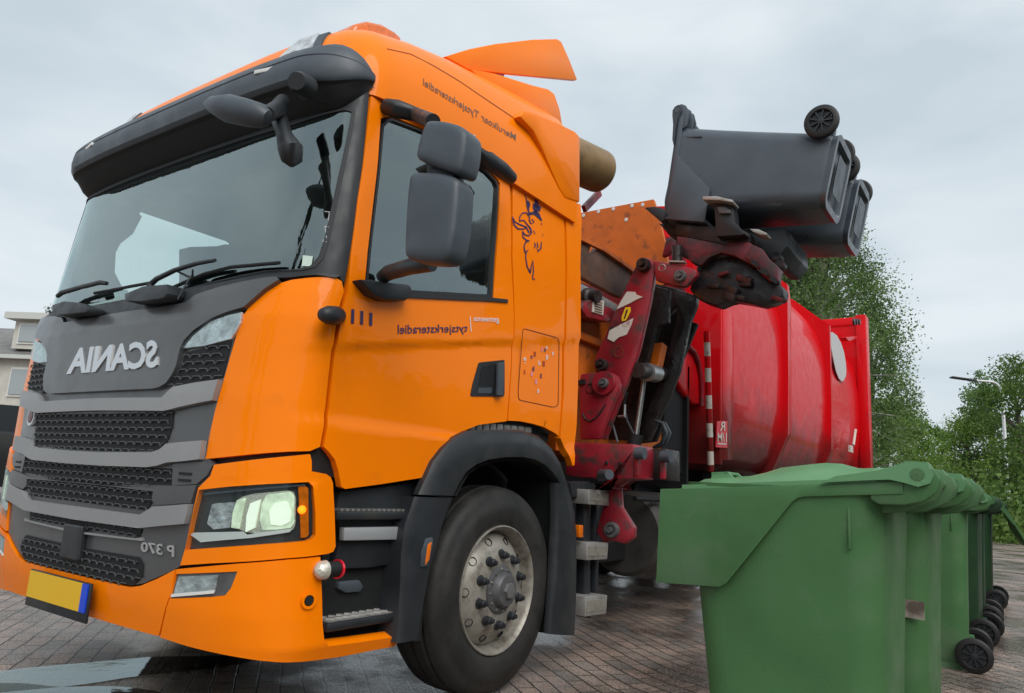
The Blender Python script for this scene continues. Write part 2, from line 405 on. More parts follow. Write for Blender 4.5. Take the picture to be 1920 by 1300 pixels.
def lettering(name, s, start, end, up0, up1, ma, parent, hit, bold=0, off=.003, th=0, shear=0, cap=.73, label=None, maker=None):
    """start/end: baseline ends (first / last letter), up0/up1: top of capitals above them; all on the photographed face"""
    me = text_mesh(s, bold, shear); xs = [v.co.x for v in me.vertices]; x0, x1 = min(xs), max(xs)
    me.transform(Matrix.Identity(4)); vs = []
    st, en, a0, a1 = [Vector(p) for p in (start, end, up0, up1)]
    mb = M(); P = []
    for v in me.vertices:
        t = (v.co.x-x0)/(x1-x0); h = v.co.y/cap
        p = st.lerp(en, t); q = a0.lerp(a1, t); p = p+(q-p)*h; P.append(p)
    top = [hit(p.x, p.y, off) for p in P]; F = [tuple(p.vertices) for p in me.polygons]
    if th:
        bot = [hit(p.x, p.y, off-th) for p in P]; n = len(P); cnt = {}
        for f in F:
            for i in range(len(f)):
                k = (f[i], f[(i+1) % len(f)]); cnt[tuple(sorted(k))] = cnt.get(tuple(sorted(k)), 0)+1
        side = [(k[0], k[1], n+k[1], n+k[0]) for k, c in cnt.items() if c == 1]
        mb.add(top+bot, F+side)
    else: mb.add(top, F)
    bpy.data.meshes.remove(me)
    return build(name, mb, ma, parent, flat=not th, fix=bool(th), label=label)
def stroke(mb, pts, wpx, hit, off=.003, closed=False):
    """painted line of varying width laid on a surface"""
    pts = [Vector(p[:2]) for p in pts]; ws = wpx if isinstance(wpx, (list, tuple)) else [wpx]*len(pts); L = []; Rr = []
    for i, p in enumerate(pts):
        d = (pts[min(i+1, len(pts)-1)]-pts[max(i-1, 0)]); d.normalize(); nn = Vector((-d.y, d.x))*ws[i]/2
        L.append(hit(*(p+nn), off)); Rr.append(hit(*(p-nn), off))
    mb.grid([L, Rr])
# ================================================================ GARBAGE TRUCK
T = thing('garbage_truck', 'orange and red side-loading refuse truck with its arm lifting two black wheelie bins', 'truck', (0, 1.47, 0))
ROOTS[T.name] = Matrix.Translation((0, -1.47, 0))
hc = CAB.hit
def pair(name, pts, ma, off=0, th=.02, holes=(), bevel=.004, step=.045):
    p = uvs(pts); hs = [uvs(h) for h in holes]
    panel(name, p, ma, T, off, th, hs, bevel=bevel, step=step)
    panel(name, mir(p), ma, T, off, th, [mir(h) for h in hs], bevel=bevel)
# windows in chart coordinates
WIN = uvs([(718.5,236),(713,297),(693,474),(688,526),(751,547),(922,556),(926,480),(934,351),(930,340),(897,305),(850,272),(785,243),(735,224),(728,225)])
GH = [(u, z) for u, z in uvs([(500,508),(560,506),(588,500),(604,482),(617,440),(640,330),(668,205)])]
GL = [(0, 1.775), (.42, 1.775)]+GH
GL[-1] = (1.245, 2.54)
GL += [(1.20, 2.55), (.9, 2.525), (0, 2.53)]
GLS = GL+[(-u, z) for u, z in GL[1:-1]][::-1]
GLS = [(u, z) for i, (u, z) in enumerate(GLS)]
# dark inner shell of the cab, open at the windows
sh = [(0, .42), (U1-.02, .42), (U1-.02, 1.0), (U1+.6, 1.02), (U1+.85, 1.32), (U1+1.35, 1.34), (U1+1.6, 1.34), (U1+1.72, 1.3), (U1+1.72, 2.68), (0, 2.68)]
def shrink(poly, k):
    cx = sum(p[0] for p in poly)/len(poly); cy = sum(p[1] for p in poly)/len(poly)
    return [(cx+(p[0]-cx)*k, cy+(p[1]-cy)*k) for p in poly]
ub = uvs([(676,300)])[0][0]
fsh = [(0, .42), (U1-.02, .42), (U1-.02, 1.0), (ub, 1.01), (ub, 2.68), (0, 2.68)]
panel('cab_shell', fsh+[(-u, z) for u, z in fsh[1:-1]][::-1], BLACK, T, -.03, .02, [shrink(GLS, .985)], bevel=0, step=.06)
ssh = [(ub, 1.01), (U1+.6, 1.02), (U1+.85, 1.32), (U1+1.35, 1.34), (U1+1.6, 1.34), (U1+1.72, 1.3), (U1+1.72, 2.68), (ub, 2.68)]
panel('cab_shell', ssh, BLACK, T, -.03, .02, [shrink(WIN, .99)], bevel=0, step=.06)
panel('cab_shell', mir(ssh), BLACK, T, -.03, .02, [shrink(mir(WIN), .99)], bevel=0, step=.06)
# windscreen and its black surround
tr_ = uvs([(694,174)])[0]; br_ = uvs([(647,535)])[0]
SUR = [(0, 1.735), (.42, 1.735)]+uvs([(500,522),(560,518),(600,514),(636,520),(647,530)])+[tr_, (tr_[0], 2.67), (0, 2.70)]
SURS = SUR+[(-u, z) for u, z in SUR[1:-1]][::-1]
panel('windscreen_surround', SURS, BLACKP, T, -.006, .02, [GLS], step=.05)
o = panel('windscreen', shrink(GLS, 1.004), WGLASS, T, -.010, .004, bevel=0, step=.04)
panel('windscreen_rubber', shrink(GLS, 1.006), SILL, T, -.003, .006, [shrink(GLS, .985)], bevel=0)
# side doors
DOOR = [(652,550),(644,576),(635,630),(627,670),(617,763),(607,838),(617,848),(628,862),(635,885),(640,913),(647,917),(715,908),(797,895),(820,862),(850,825),(870,808),(897,797),(950,790),
        (958,680),(963,575),(958,480),(957,360),(952,322),(928,303),(889,282),(845,258),(794,228),(740,203),(697,181),(690,235),(672,370),(658,480)]
pair('door', DOOR, ORANGE, 0, .03, [[(714,222),(709,297),(689,474),(684,530),(690,535),(751,553),(925,562),(931,480),(938,345),(933,336),(899,300),(852,267),(787,239),(738,219),(728,218)]], step=.02)
for sgn, P in ((1, WIN), (-1, mir(WIN))):
    panel('side_window', shrink(P, 1.005), SGLASS, T, -.012, .004, bevel=0)
    panel('window_seal', shrink(P, 1.012), SILL, T, .001, .015, [shrink(P, .982)], bevel=0)
pair('window_sill_trim', [(684,529),(751,550),(925,559),(950,562),(951,568),(925,566),(751,558),(684,537)], SILL, .008, .012, bevel=.002)
# corner panels beside the grille
CORN = [(523,532),(546,525),(592,520),(627,519.5),(641,528),(645,546),(636,576),(627,630),(620,669),(610,763),(600,838),(581,846),(540,847),(505,849),(440,855),(385,861),(393,815),(402,775),(413,735),(420,710),(432,668),(440,640),(453,599),(475,564),(502,544)]
pair('corner_panel', CORN, ORANGE, 0, .03, step=.02)
# rear quarter of the cab, with fuel flap outline, and the side deflector behind it
QUART = [(961,322),(990,318),(1030,330),(1040,345),(1052,372),(1058,420),(1060,500),(1058,620),(1053,740),(1048,818),(1040,812),(1020,801),(1000,795),(975,790),(953,789),(960,680),(965,575),(961,480)]
panel('cab_rear_quarter', uvs(QUART), ORANGE, T, 0, .03); panel('cab_rear_quarter', mir(uvs(QUART)), ORANGE, T, 0, .03)
DEFL = [(1054,372),(1088,384),(1087,500),(1084,650),(1080,800),(1076,872),(1073,874),(1060,845),(1050,822),(1056,740),(1061,620),(1063,500),(1061,420)]
panel('side_deflector', uvs(DEFL), ORANGE, T, .004, .04); panel('side_deflector', mir(uvs(DEFL)), ORANGE, T, .004, .04)
# bonnet of the grille
HOODP = sym([(246,588),(304,581),(354,572),(374,558),(421,543),(470,532),(502,526),(524,524),(528,530),(500,548),(464,580),(440,587),(406,599),(371,622),(354,640),(346,656),(338,690),(330,706),(320,720),(307,728),(293,731)])
panel('bonnet', HOODP, HOOD, T, .022, .03)
COWL = [(0, 1.765), (.42, 1.765)]+uvs([(500,518),(560,514),(612,514),(640,518),(628,522),(592,517),(546,522),(526,523),(502,523),(470,529),(421,540),(374,555),(354,569),(304,578),(246,585)])
COWL = COWL+[(0, COWL[-1][1])]; COWLS = COWL+[(-u, z) for u, z in COWL[1:-1]][::-1]
panel('wiper_cowl', COWLS, BLACKP, T, .008, .03)
# dark fascia behind bars and meshes
FAS = sym([(293,700),(334,690),(350,650),(440,632),(432,668),(420,712),(402,775),(387,856),(396,866),(404,872),(394,892),(376,918),(350,1029),(338,1062),(320,1072),(269,1094),(248,1098),(200,1090)])
panel('grille_surround', FAS, HOOD, T, 0, .04)
# small upper lamps
ULP = [(348,655),(366,632),(399,605),(430,594),(458,588),(455,606),(446,624),(437,637),(388,650)]
for q in (uvs(ULP), mir(uvs(ULP))):
    panel('upper_lamp', q, REFLEC, T, .012, .03, bevel=.002)
    lo_ = bpy.data.objects[-1] if False else None
def mirobj(name, pts, ma, off, th, bevel=.003):
    q = uvs(pts)
    return [panel(name, q, ma, T, off, th, bevel=bevel), panel(name, mir(q), ma, T, off, th, bevel=bevel)]
for q in (uvs(ULP), mir(uvs(ULP))): panel('upper_lamp_lens', shrink(q, 1.02), LENS, T, .020, .003, bevel=0)
# honeycomb meshes
MESHM = mat('mesh plastic', (.07,.075,.08), .4)
def inside(p, poly):
    x, y = p; c = False
    for i in range(len(poly)):
        (x1, y1), (x2, y2) = poly[i], poly[i-1]
        if (y1 > y) != (y2 > y) and x < (x2-x1)*(y-y1)/(y2-y1)+x1: c = not c
    return c
def honey(name, poly, off=.004, cw=.062, ch=.030, half=True):
    back = panel(name, poly, BLACK, T, off, .02, bevel=0)
    mb = M(); xs = [p[0] for p in poly]; zs = [p[1] for p in poly]
    z = min(zs); row = 0
    while z < max(zs):
        x = math.floor(min(xs)/cw)*cw + (cw/2 if row % 2 else 0)
        while x < max(xs):
            pts = [(x-cw*.5, z+ch*.0), (x-cw*.3, z+ch*.42), (x+cw*.3, z+ch*.42), (x+cw*.5, z)]
            for a_, b_ in zip(pts, pts[1:]):
                mid = ((a_[0]+b_[0])/2, (a_[1]+b_[1])/2)
                if inside(mid, poly): mb.bar(cab(*a_, off+.006), cab(*b_, off+.006), .003, .005, cab(*mid, off+1)-cab(*mid, off))
            x += cw
        z += ch; row += 1
    build('mesh', mb, MESHM, back, flat=True, fix=False); back.name = name
    return back
def bld_par_fix(): pass
G1 = sym([(200,776),(327,772),(325,800),(316,825),(306,845),(200,846)]); honey('grille_mesh', G1)
G2 = sym([(200,874),(323,879),(326,893),(322,910),(200,908)]); honey('grille_mesh', G2, .002)
G3 = sym([(180,905),(292,918),(290,935),(277,957),(180,945)]); honey('grille_mesh', G3, .004)
G4 = sym([(180,975),(268,992),(263,1007),(180,995)]); honey('grille_mesh', G4, .004)
G5 = sym([(150,1026),(262,1045),(270,1058),(269,1080),(252,1097),(240,1096),(150,1078)]); honey('grille_mesh', G5, .006)
GU = [(350,662),(388,652),(436,640),(431,660),(419,708),(370,718),(330,727),(322,722),(334,706),(342,690),(347,670)]
for q in (uvs(GU), mir(uvs(GU))): honey('grille_mesh', q, .004)
# silver bars
def bar(pts, ma=BAR, off=.026, name='grille_bar'): return panel(name, sym(pts), ma, T, off, .03, bevel=.006)
bar([(200,748),(313,747),(320,741),(334,728),(375,720),(418,714),(412,736),(407,752),(372,759),(345,765),(330,769),(316,772),(200,771)])
bar([(200,849),(294,849),(309,844),(322,833),(350,830),(388,827),(385,852),(383,862),(350,866),(323,868),(305,874),(284,877),(200,874)])
bar([(150,950),(272,966),(281,960),(297,950),(325,948),(363,945),(360,965),(355,982),(320,985),(290,988),(272,990),(150,974)])
bar([(180,909),(290,916),(330,912),(374,910),(364,943),(325,946),(300,947),(291,938),(294,922),(180,908)], HOOD, .016, 'grille_panel')
bar([(150,996),(262,1010),(270,1008),(272,1014),(150,1000)], BAR, .016, 'grille_strip')
for q in (uvs([(328,870),(388,866),(402,872),(392,892),(373,908),(326,912)]),):
    for qq in (q, mir(q)):
        pp = panel('vent_panel', qq, HOOD, T, .010, .02)
    for k in range(3):
        z = q[0][1]-.035-.025*k
        for s_ in (1, -1):
            mb = M(); u_ = q[0][0]+.05
            mb.bar(cab(s_*u_, z, .011), cab(s_*(u_+.07), z, .011), .006, .010); build('vent_slot', mb, BLACK, T)
# radar cover at centre
mb = panel_mb([(-.085,.60),(.085,.60),(.08,.745),(-.08,.745)], .03, .03); o = build('radar_cover', mb, BLACKP, T); b = o.modifiers.new('b', 'BEVEL'); b.width = .008; b.segments = 3; b.limit_method = 'ANGLE'
# maker's emblem disc on the left of the grille
u_, z_ = -uvs([(365,790)])[0][0], uvs([(365,790)])[0][1]
u_ = -.66; z_ = 1.22
mb = M().lathe([(-.002,.001),(0,.05),(.012,.048),(.014,.001)], cab(u_, z_, .004), cab(u_, z_, 1)-cab(u_, z_, 0), 32); o = build('round_emblem', mb, CHROME, T)
build('emblem_field', M().lathe([(.015,.034),(.017,.001)], cab(u_, z_, .004), cab(u_, z_, 1)-cab(u_, z_, 0), 24), mat('emblem dark', (.10,.02,.03), .3), o)
# lettering on the bonnet (mirrored as in the photograph)
HB = lambda px, py, off: hc(px, py, off+.022)
lettering('maker_lettering', 'SCANIA', (306,689), (136,702), (306,640), (146,656), CHROME, T, HB, bold=.035, off=.006, th=.006)
lettering('model_lettering', 'P 370', (329,1044), (267,1033.5), (329,1022), (268,1015), CHROME, T, hc, bold=.015, off=.008, th=.006)
# bumper
BC = sym([(180,1086),(248,1101),(269,1098),(300,1085),(333,1068),(326,1110),(302,1191),(188,1159),(120,1140)])
panel('bumper', BC, ORANGE, T, .012, .05, bevel=.012)
BR_ = [(336,1067),(390,1062),(446,1057),(540,1049),(597,1044),(599,1085),(601,1172),(604,1200),(612,1209),(660,1203),(736,1192),(742,1196),(742,1203),(735,1210),(690,1218),(640,1228),(592,1235),(522,1238),(446,1229),(358,1210),(305,1193),(328,1110)]
FOGH = [(335,1076),(449,1071),(437,1102),(426,1116),(400,1119),(323,1122)]
pair('bumper_corner', BR_, ORANGE, .012, .05, [FOGH], bevel=.010)
for q in (uvs(FOGH), mir(uvs(FOGH))):
    panel('fog_lamp', shrink(q, .985), HUB, T, .006, .03, bevel=.003)
    lx = [(p[0], p[1]) for p in q]
for qq in (uvs([(338,1081),(412,1078),(406,1110),(328,1117)]),):
    for q in (qq, mir(qq)): panel('fog_reflector', q, REFLEC, T, .009, .01, bevel=.003); panel('fog_lens', shrink(q, 1.03), LENS, T, .013, .002, bevel=0)
for q in (uvs([(328,1113),(408,1106),(406,1112),(326,1119)]),):
    for qq in (q, mir(q)): panel('fog_trim', qq, WHITE, T, .015, .004, bevel=0)
# tow eye recess
p = hc(575, 1125, .014); d = (cab(U1-.1, .57, 1)-cab(U1-.1, .57, 0))
build('tow_recess', M().lathe([(0,.030),(.006,.030),(.006,.020),(-.01,.018),(-.01,.001)], p, d, 24), ORANGE, T)
build('tow_eye', M().lathe([(0,.018),(.008,.016),(.008,.001)], p, d, 20), BLACK, T)
# headlamp surround and headlamp
HS = [(405,872),(450,866),(520,858),(580,852),(583,864),(583,884),(609,889),(617,895),(621,905),(624,960),(626,1024),(622,1034),(612,1038),(540,1046),(475,1052),(400,1056),(342,1060),(351,1029),(376,915),(398,893)]
HL = [(377,919),(430,913),(500,908),(578,904),(585,912),(589,960),(589,1003),(583,1010),(573,1014),(500,1020),(420,1026),(351,1031),(362,980)]
pair('headlamp_surround', HS, ORANGE, .010, .04, [HL], bevel=.007)
def hl(name, pts, ma, off, th=.012, bevel=.003, right_only=False, par=None):
    q = uvs(pts)
    for k, qq in enumerate((q, mir(q))): panel(name, qq, ma, HLO[k], off, th, bevel=bevel)
HLO = []
for q in (uvs(HL), mir(uvs(HL))):
    o = panel('headlamp', shrink(q, 1.01), mat('lamp bezel', (.035,.04,.042), .35), T, -.012, .03, bevel=0); HLO.append(o)
FR = [(388,982),(397,946),(404,944),(440,942),(445,944),(436,970),(430,990),(400,993)]
hl('low_beam_reflector', FR, REFLEC, .0, .012)
hl('running_light', [(444,938),(452,932),(475,926),(540,920),(551,923),(555,935),(554,985),(550,993),(530,997),(478,1001),(462,998),(444,992),(433,990),(436,965)], CLEAR, -.004, .01)
hl('running_light_bar', [(445,938),(461,934),(455,962),(449,992),(434,990),(437,962)], DRL, .004, .008)
hl('running_light_bar', [(470,944),(489,937),(478,990),(461,998),(463,968)], DRLB, .004, .008)
hl('main_beam', [(500,928),(545,922),(552,930),(552,980),(545,990),(520,993),(492,994),(487,975),(491,945)], DRL, .001, .006)
hl('main_beam_core', [(505,958),(515,944),(538,942),(546,958),(544,978),(528,986),(508,984)], DRLB, .004, .006)
hl('lower_light_guide', [(358,1003),(364,999),(455,997),(462,1003),(520,995),(548,992),(543,998),(470,1009),(420,1013),(377,1017)], WHITE, .002, .008)
hl('indicator', [(559,912),(572,911),(578,916),(579,1002),(574,1008),(564,1009),(562,960)], AMBER, .0, .01)
for s_ in (1, -1):
    q = uvs([(566, 956)])[0]; c_ = cab(s_*q[0], q[1], .002)
    build('indicator_bulb', M().lathe([(0,.016),(.008,.010),(.01,.001)], c_, cab(s_*q[0], q[1], 1)-cab(s_*q[0], q[1], 0), 14), AMBERL, HLO[0 if s_ > 0 else 1])
q = uvs(HL)
for k, qq in enumerate((q, mir(q))): panel('lamp_glass', shrink(qq, .995), LENS, HLO[k], .012, .003, bevel=0)
hl('upper_trim_line', [(384,925),(470,917),(572,908),(572,911),(470,920),(384,929)], DPLAST, .004, .004, 0)
# number plate: blank yellow field and blue band
u0 = -.02; zc_ = .463
PLH = build('plate_holder', M().box((u0, .0-.028, zc_-.012), (.55, .012, .155)), BLACKP, T, bevel=.004)
build('number_plate', M().box((u0-.022, -.037, zc_+.006), (.476, .006, .110)), PLATE, T)
build('plate_country_band', M().box((u0+.239, -.037, zc_+.006), (.045, .006, .110)), BLUE, T)
# roof --------------------------------------------------------------
def Hr(y): return lerp(y, [.18,.3,.45,.7,1.0,1.3,1.6,1.9,2.15], [2.95,3.02,3.09,3.18,3.26,3.32,3.38,3.43,3.47])
Z0 = 2.655
def roof(a, e):
    """a: place along the outline (0 centre front, 1 corner end, 2 rear), e: inset from the outline"""
    s = -1 if a < 0 else 1; a = abs(a); k = min(1, e/.5)
    ex = .34*k if e <= .5 else .34+(e-.5)/.68*(1.2-.34); ey = .12*k if e <= .5 else .12+(e-.5)*.6
    if a <= 1:
        t = a*math.pi/2; cw = max(0, math.cos(t)); yf = .20+ey
        x = (1.20-ex)*max(0, math.sin(t))**(2/3.4) if a > 0 else 0; y = yf+(.50-yf)*(1-cw**(2/3.4))
    else: x = 1.20-ex; y = .50+(a-1)*(2.10-.50)
    g = (1-(1-k)**2.3)**(1/2.3)
    z = Z0+(Hr(y)-Z0)*g
    if e == 0: z = Z0-.012
    return Vector((s*x, y, z))
ES = [0, .0005, .004, .012, .025, .045, .07, .10, .14, .19, .25, .32, .40, .5, .7, .95, 1.18]
RCH = Chart(roof, fr(-2, 2, .04), ES)
mb = M().add(RCH.P, RCH.F)
build('roof', mb, ORANGE, T, ang=50, fix=True)
rl = M(); rl.grid([[roof(a, 0)+Vector((0,0,.004)) for a in fr(-2,2,.04)], [roof(a, .05)+Vector((0,0,-(roof(a,.05).z-Z0)-.01)) for a in fr(-2,2,.04)]]); build('roof_rain_gutter', rl, ORANGE, T, flat=True)
# ceiling + interior
RH = RCH.hit
lettering('roof_lettering', 'Merulkoar Tytsjerksteradiel', (966,264), (793,160), (967,252), (793,146), GREYT, T, RH, bold=.004, off=.003)
mb = M(); stroke(mb, [(725,92),(770,102),(815,125),(860,152),(910,186),(955,216),(985,236),(1005,255),(1018,278),(1024,300)], 1.3, RH, .0025); build('roof_swage', mb, mat('seam shade', (.35,.07,.003), .6), T, flat=True)
# rear fairing of the roof (behind the door line)
fa = [(985,207),(1010,215),(1050,232),(1078,246),(1088,256),(1088,380),(1060,371),(1048,350),(1035,320),(1018,280),(1000,245),(975,218)]
mb = M().prism([PX(x, y, 1.205) for x, y in fa], (-.30, 0, 0)); build('roof_side_fairing', mb, ORANGE, T, bevel=.012)
mb2 = M().prism([Vector((-p.x, p.y, p.z)) for p in [PX(x, y, 1.205) for x, y in fa]], (.30, 0, 0)); build('roof_side_fairing', mb2, ORANGE, T, bevel=.012)
# roof marker lamps
def roofpanel(name, pts, ma, off, th=.012, par=T):
    for s_ in (1, -1):
        P = []
        for x, y in pts:
            l = RH(x, y, off); P.append(Vector((s_*l.x, l.y, l.z)))
        mb = M(); n = len(P); c = sum(P, Vector())/n
        inn = [p+Vector((0, th*2, 0)) for p in P]
        F = [tuple(range(n))]+[(k, (k+1) % n, n+(k+1) % n, n+k) for k in range(n)]
        build(name, M().add(P+inn, F), ma, par, bevel=.0)
roofpanel('roof_lamp_housing', [(505,128),(518,118),(540,98),(560,80),(585,66),(604,58),(612,57),(608,75),(600,100),(560,104),(530,112)], DPLAST, .010)
roofpanel('roof_lamp', [(520,120),(545,97),(565,80),(597,66),(586,98),(560,101),(535,110)], REFLEC, .017)
# beacon and spoiler
q = [PX(*p, .72) for p in ((665,52),(672,42),(690,38),(715,43),(745,60),(757,72))]
mb = M(); bs = PX(700, 70, .72)
mb.prism([PX(*p, .78) for p in ((660,58),(668,44),(690,38),(718,44),(742,58),(757,72),(752,84),(700,80))], (-.26, 0, 0)); build('beacon', mb, AMBER, T, bevel=.025, seg=3)
fin = [(835,106),(880,92),(930,82),(1000,74),(1045,73),(1053,78),(1068,112),(1083,150),(1078,151),(985,142),(880,131)]
F3 = [PX(*p, .90) for p in fin]
for s_ in (1, -1):
    build('spoiler_side', M().prism([Vector((s_*p.x, p.y, p.z)) for p in F3], (-s_*.03, 0, 0)), ORANGE, T, bevel=.008)
a1, a2 = PX(850,103,.90), PX(1045,75,.90)
rows = []
for t in fr(0, 1, .2):
    p = a1.lerp(a2, t); rows.append([Vector((x, p.y+.05*(1-(x/.9)**2), p.z-.01+.03*math.sin(math.pi*t)+.05*(1-(x/.9)**2))) for x in fr(-.88, .88, .11)])
top_ = M().grid(rows); top_.grid([[p+Vector((0,0,-.03)) for p in r] for r in rows]); build('roof_spoiler', top_, ORANGE, T)
fin2 = [(880,128),(930,138),(1000,160),(1028,167),(1040,176),(1050,205),(1055,235),(1020,228),(985,212),(930,175)]
for s_ in (1, -1):
    build('deflector_foot', M().prism([Vector((s_*PX(*p, .96).x, PX(*p, .96).y, PX(*p, .96).z)) for p in fin2], (-s_*.5, .0, .0)), ORANGE, T, bevel=.008)
build('spoiler_strut', M().bar(PX(925,160,.86), PX(938,132,.86), .05, .05), REDM, T)
# aerial
build('aerial', M().tube([Vector((-.80,.45,2.95)), Vector((-.80,.52,3.16))], .006, 6), BLACK, T)
# visor -------------------------------------------------------------
rows = []; UM = 1.40; NU = fr(-UM, UM, .04)
for (o_, z_) in [(.004,2.82),(.03,2.835),(.07,2.825),(.105,2.80),(.128,2.765),(.134,2.750),(.131,2.746),(.137,2.735),(.142,2.69),(.137,2.650),(.122,2.632),(.10,2.622),(.05,2.57),(.0,2.548)]:
    r = []
    for u in NU:
        k = abs(u)/UM; tp = 1-sm((k-.70)/.30)*.88; zc_v = 2.70; q_ = 1-sm((k-.80)/.20)*.80
        zt = 2.70+(z_-2.70)*q_+.01*sm((k-.6)/.4)
        p = cab(u, 2.62, max(.006, o_*tp)); p.z = zt; r.append(p)
    rows.append(r)
mb = M().grid(rows)
nr = len(rows); nc = len(NU)
mb.f += [tuple(i*nc for i in range(nr)), tuple(i*nc+nc-1 for i in range(nr))[::-1]]
vis = build('sun_visor', mb, DPLAST, T, ang=32)
build('visor_underside', M().grid([[p+Vector((0,0,-.003)) for p in r] for r in rows[-4:]]+[[p+Vector((0,.012,-.003)) for p in rows[-1]]]), BLACK, vis, ang=20)  # black sheet puts the shade under the visor into its colour
for s_ in (1, -1):
    mb = M(); a0, a1 = .74*s_, .93*s_
    for u_ in (a0, a1): pass
    p0 = cab(a0, 2.62, .139); p1 = cab(a1, 2.62, .126); p0.z = 2.735; p1.z = 2.725
    build('visor_marker_lamp', M().bar(p0, p1, .012, .018), WHITE, T, bevel=.002)
# front mirror, its stalk and the camera
P_ = lambda px, py, y: PY(px, py, y)
yv = -.02
build('front_mirror', M().tube([P_(386,196,-.16), P_(400,197,-.16), P_(430,204,-.15), P_(465,212,-.13), P_(492,218,-.11), P_(503,222,-.10)], [.012,.034,.055,.052,.045,.028], 16), DPLAST, T, ang=60)
build('front_mirror_arm', M().tube([P_(500,215,-.10), P_(520,205,.02), P_(530,190,.10)], [.03,.035,.03], 12), BLACKP, T, ang=60)
build('mirror_stalk', M().tube([P_(524,225,.05), P_(532,250,.02), P_(536,262,.0), P_(545,280,.0), P_(547,302,.02), P_(546,311,.03)], [.035,.03,.035,.048,.040,.012], 14), BLACKP, T, ang=60)
build('visor_camera', M().tube([P_(556,152,.02), P_(560,155,.04), P_(575,165,.10)], [.035,.045,.05], 18), BLACKP, T, ang=60)
# exterior mirrors
def pillow(name, pts, y, depth, ma, bev=.028, bulge=.03):
    P = [PY(px, py, y) for px, py in pts]; c = sum(P, Vector())/len(P)
    for s_ in (1,):
        f = []
        for sc, dy in ((.0,-bulge),(.45,-bulge),(.72,-bulge*.92),(.86,-bulge*.72),(.95,-bulge*.35),(.99,bulge*.05),(1.0,bulge*.5),(1.0,depth*.75),(.96,depth)):
            f.append([Vector((s_*(c.x+(p.x-c.x)*sc), y+dy, c.z+(p.z-c.z)*sc)) for p in P])
        mb = M().grid(f, closed=True); n = len(P); mb.f.append(tuple(8*n+i for i in range(n)))
        if s_ < 0: mb.v = [Vector((v.x+.10, v.y+.42, v.z)) for v in mb.v]
        o = build(name, mb, ma, T, ang=55)
        build('mirror_face', M().box((s_*c.x+(.10 if s_ < 0 else 0), y+depth+.003+(.42 if s_ < 0 else 0), c.z), (.10,.004,(max(p.z for p in P)-min(p.z for p in P))*.55)), REFLEC, o)
        yield s_, o
def rnd(pts, r=2, n=3):
    """rounds the corners of a pixel outline"""
    out = []
    m = len(pts)
    for i in range(m):
        a = Vector(pts[i-1]); b = Vector(pts[i]); c = Vector(pts[(i+1) % m])
        ra = min(r, (a-b).length*.4); rc = min(r, (c-b).length*.4)
        p = b+(a-b).normalized()*ra; q = b+(c-b).normalized()*rc
        for k in range(n+1):
            t = k/n; out.append(tuple((p*(1-t)+b*t)*(1-t)+(b*(1-t)+q*t)*t))
    return out
UPM = rnd([(803,226),(835,228),(864,236),(874,246),(876,257),(873,290),(866,320),(858,327),(840,321),(780,298),(788,262),(795,240)], 10)
LOM = rnd([(770,327),(782,323),(822,324),(850,330),(861,340),(859,385),(853,440),(846,472),(838,485),(826,492),(785,490),(760,484),(761,440),(765,370)], 12)
for s_, o in pillow('mirror_head', UPM, .12, .085, DPLAST, bulge=.018): pass
for s_, o in pillow('mirror_head', LOM, .12, .085, DPLAST, bulge=.018): pass
for s_ in (1,):
    f = lambda v: Vector((s_*v.x, v.y, v.z))
    build('mirror_arm', M().tube([f(PX(715,522,1.24)), f(PX(728,512,1.28)), f(PY(770,500,.22)), f(PY(810,494,.22))], [.028,.032,.030,.03], 14), BLACKP, T, ang=60)
    build('mirror_arm_foot', M().prism([f(PX(*q, 1.20)) for q in ((652,527),(745,537),(750,545),(748,560),(738,567),(700,566),(676,556))], (s_*.075, 0, 0)), BLACKP, T, bevel=.012)
    build('mirror_arm', M().tube([f(PX(725,200,1.19)), f(PX(745,205,1.26)), f(PX(780,215,1.32)), f(PY(812,228,.2))], [.035,.04,.03,.028], 14), BLACKP, T, ang=60)
    build('mirror_joint', M().prism([f(PY(*q, .16)) for q in ((800,312),(852,318),(850,336),(796,332))], (0,.06,0)), BLACKP, T, bevel=.008)
    build('mirror_link', M().tube([f(PY(826,285,.24)), f(PY(826,345,.24))], .05, 12), BLACKP, T, ang=60)
    build('ramp_mirror', M().tube([f(PX(888,280,1.26)), f(PX(893,287,1.34)), f(PX(915,300,1.34)), f(PX(940,318,1.33)), f(PX(958,334,1.31)), f(PX(963,339,1.30))], [.02,.036,.042,.042,.035,.012], 14), BLACKP, T, ang=60)
# marker knob on the seam
kn = PX(622, 592, 1.25)
build('side_camera', M().tube([PX(633,592,1.205), PX(628,592,1.235), PX(616,591,1.265), PX(604,590,1.27), PX(602,590,1.27)], [.034,.038,.036,.024,.008], 14), BLACKP, T, ang=60)
# door handle
for s_ in (1, -1):
    f = lambda v: Vector((s_*v.x, v.y, v.z))
    HD = rnd([(897,680),(945,675),(945,741),(942,744),(881,743),(885,722)], 3)
    q = uvs(HD); q = q if s_ > 0 else mir(q)
    hp = panel('door_handle_recess', q, BLACKP, T, .004, .02, bevel=.003)
    q = uvs([(926,682),(937,680),(935,742),(924,741)]); q = q if s_ > 0 else mir(q)
    panel('door_handle', q, DPLAST, hp, .03, .014, bevel=.005)
    q = uvs([(902,688),(922,684),(919,722),(896,724)]); q = q if s_ > 0 else mir(q)
    panel('handle_cup', q, BLACK, hp, .006, .002, bevel=0)
    q = uvs([(895,728),(921,727),(920,738),(893,738)]); q = q if s_ > 0 else mir(q)
    panel('handle_cup_glint', q, DPLAST, hp, .008, .003, bevel=0)
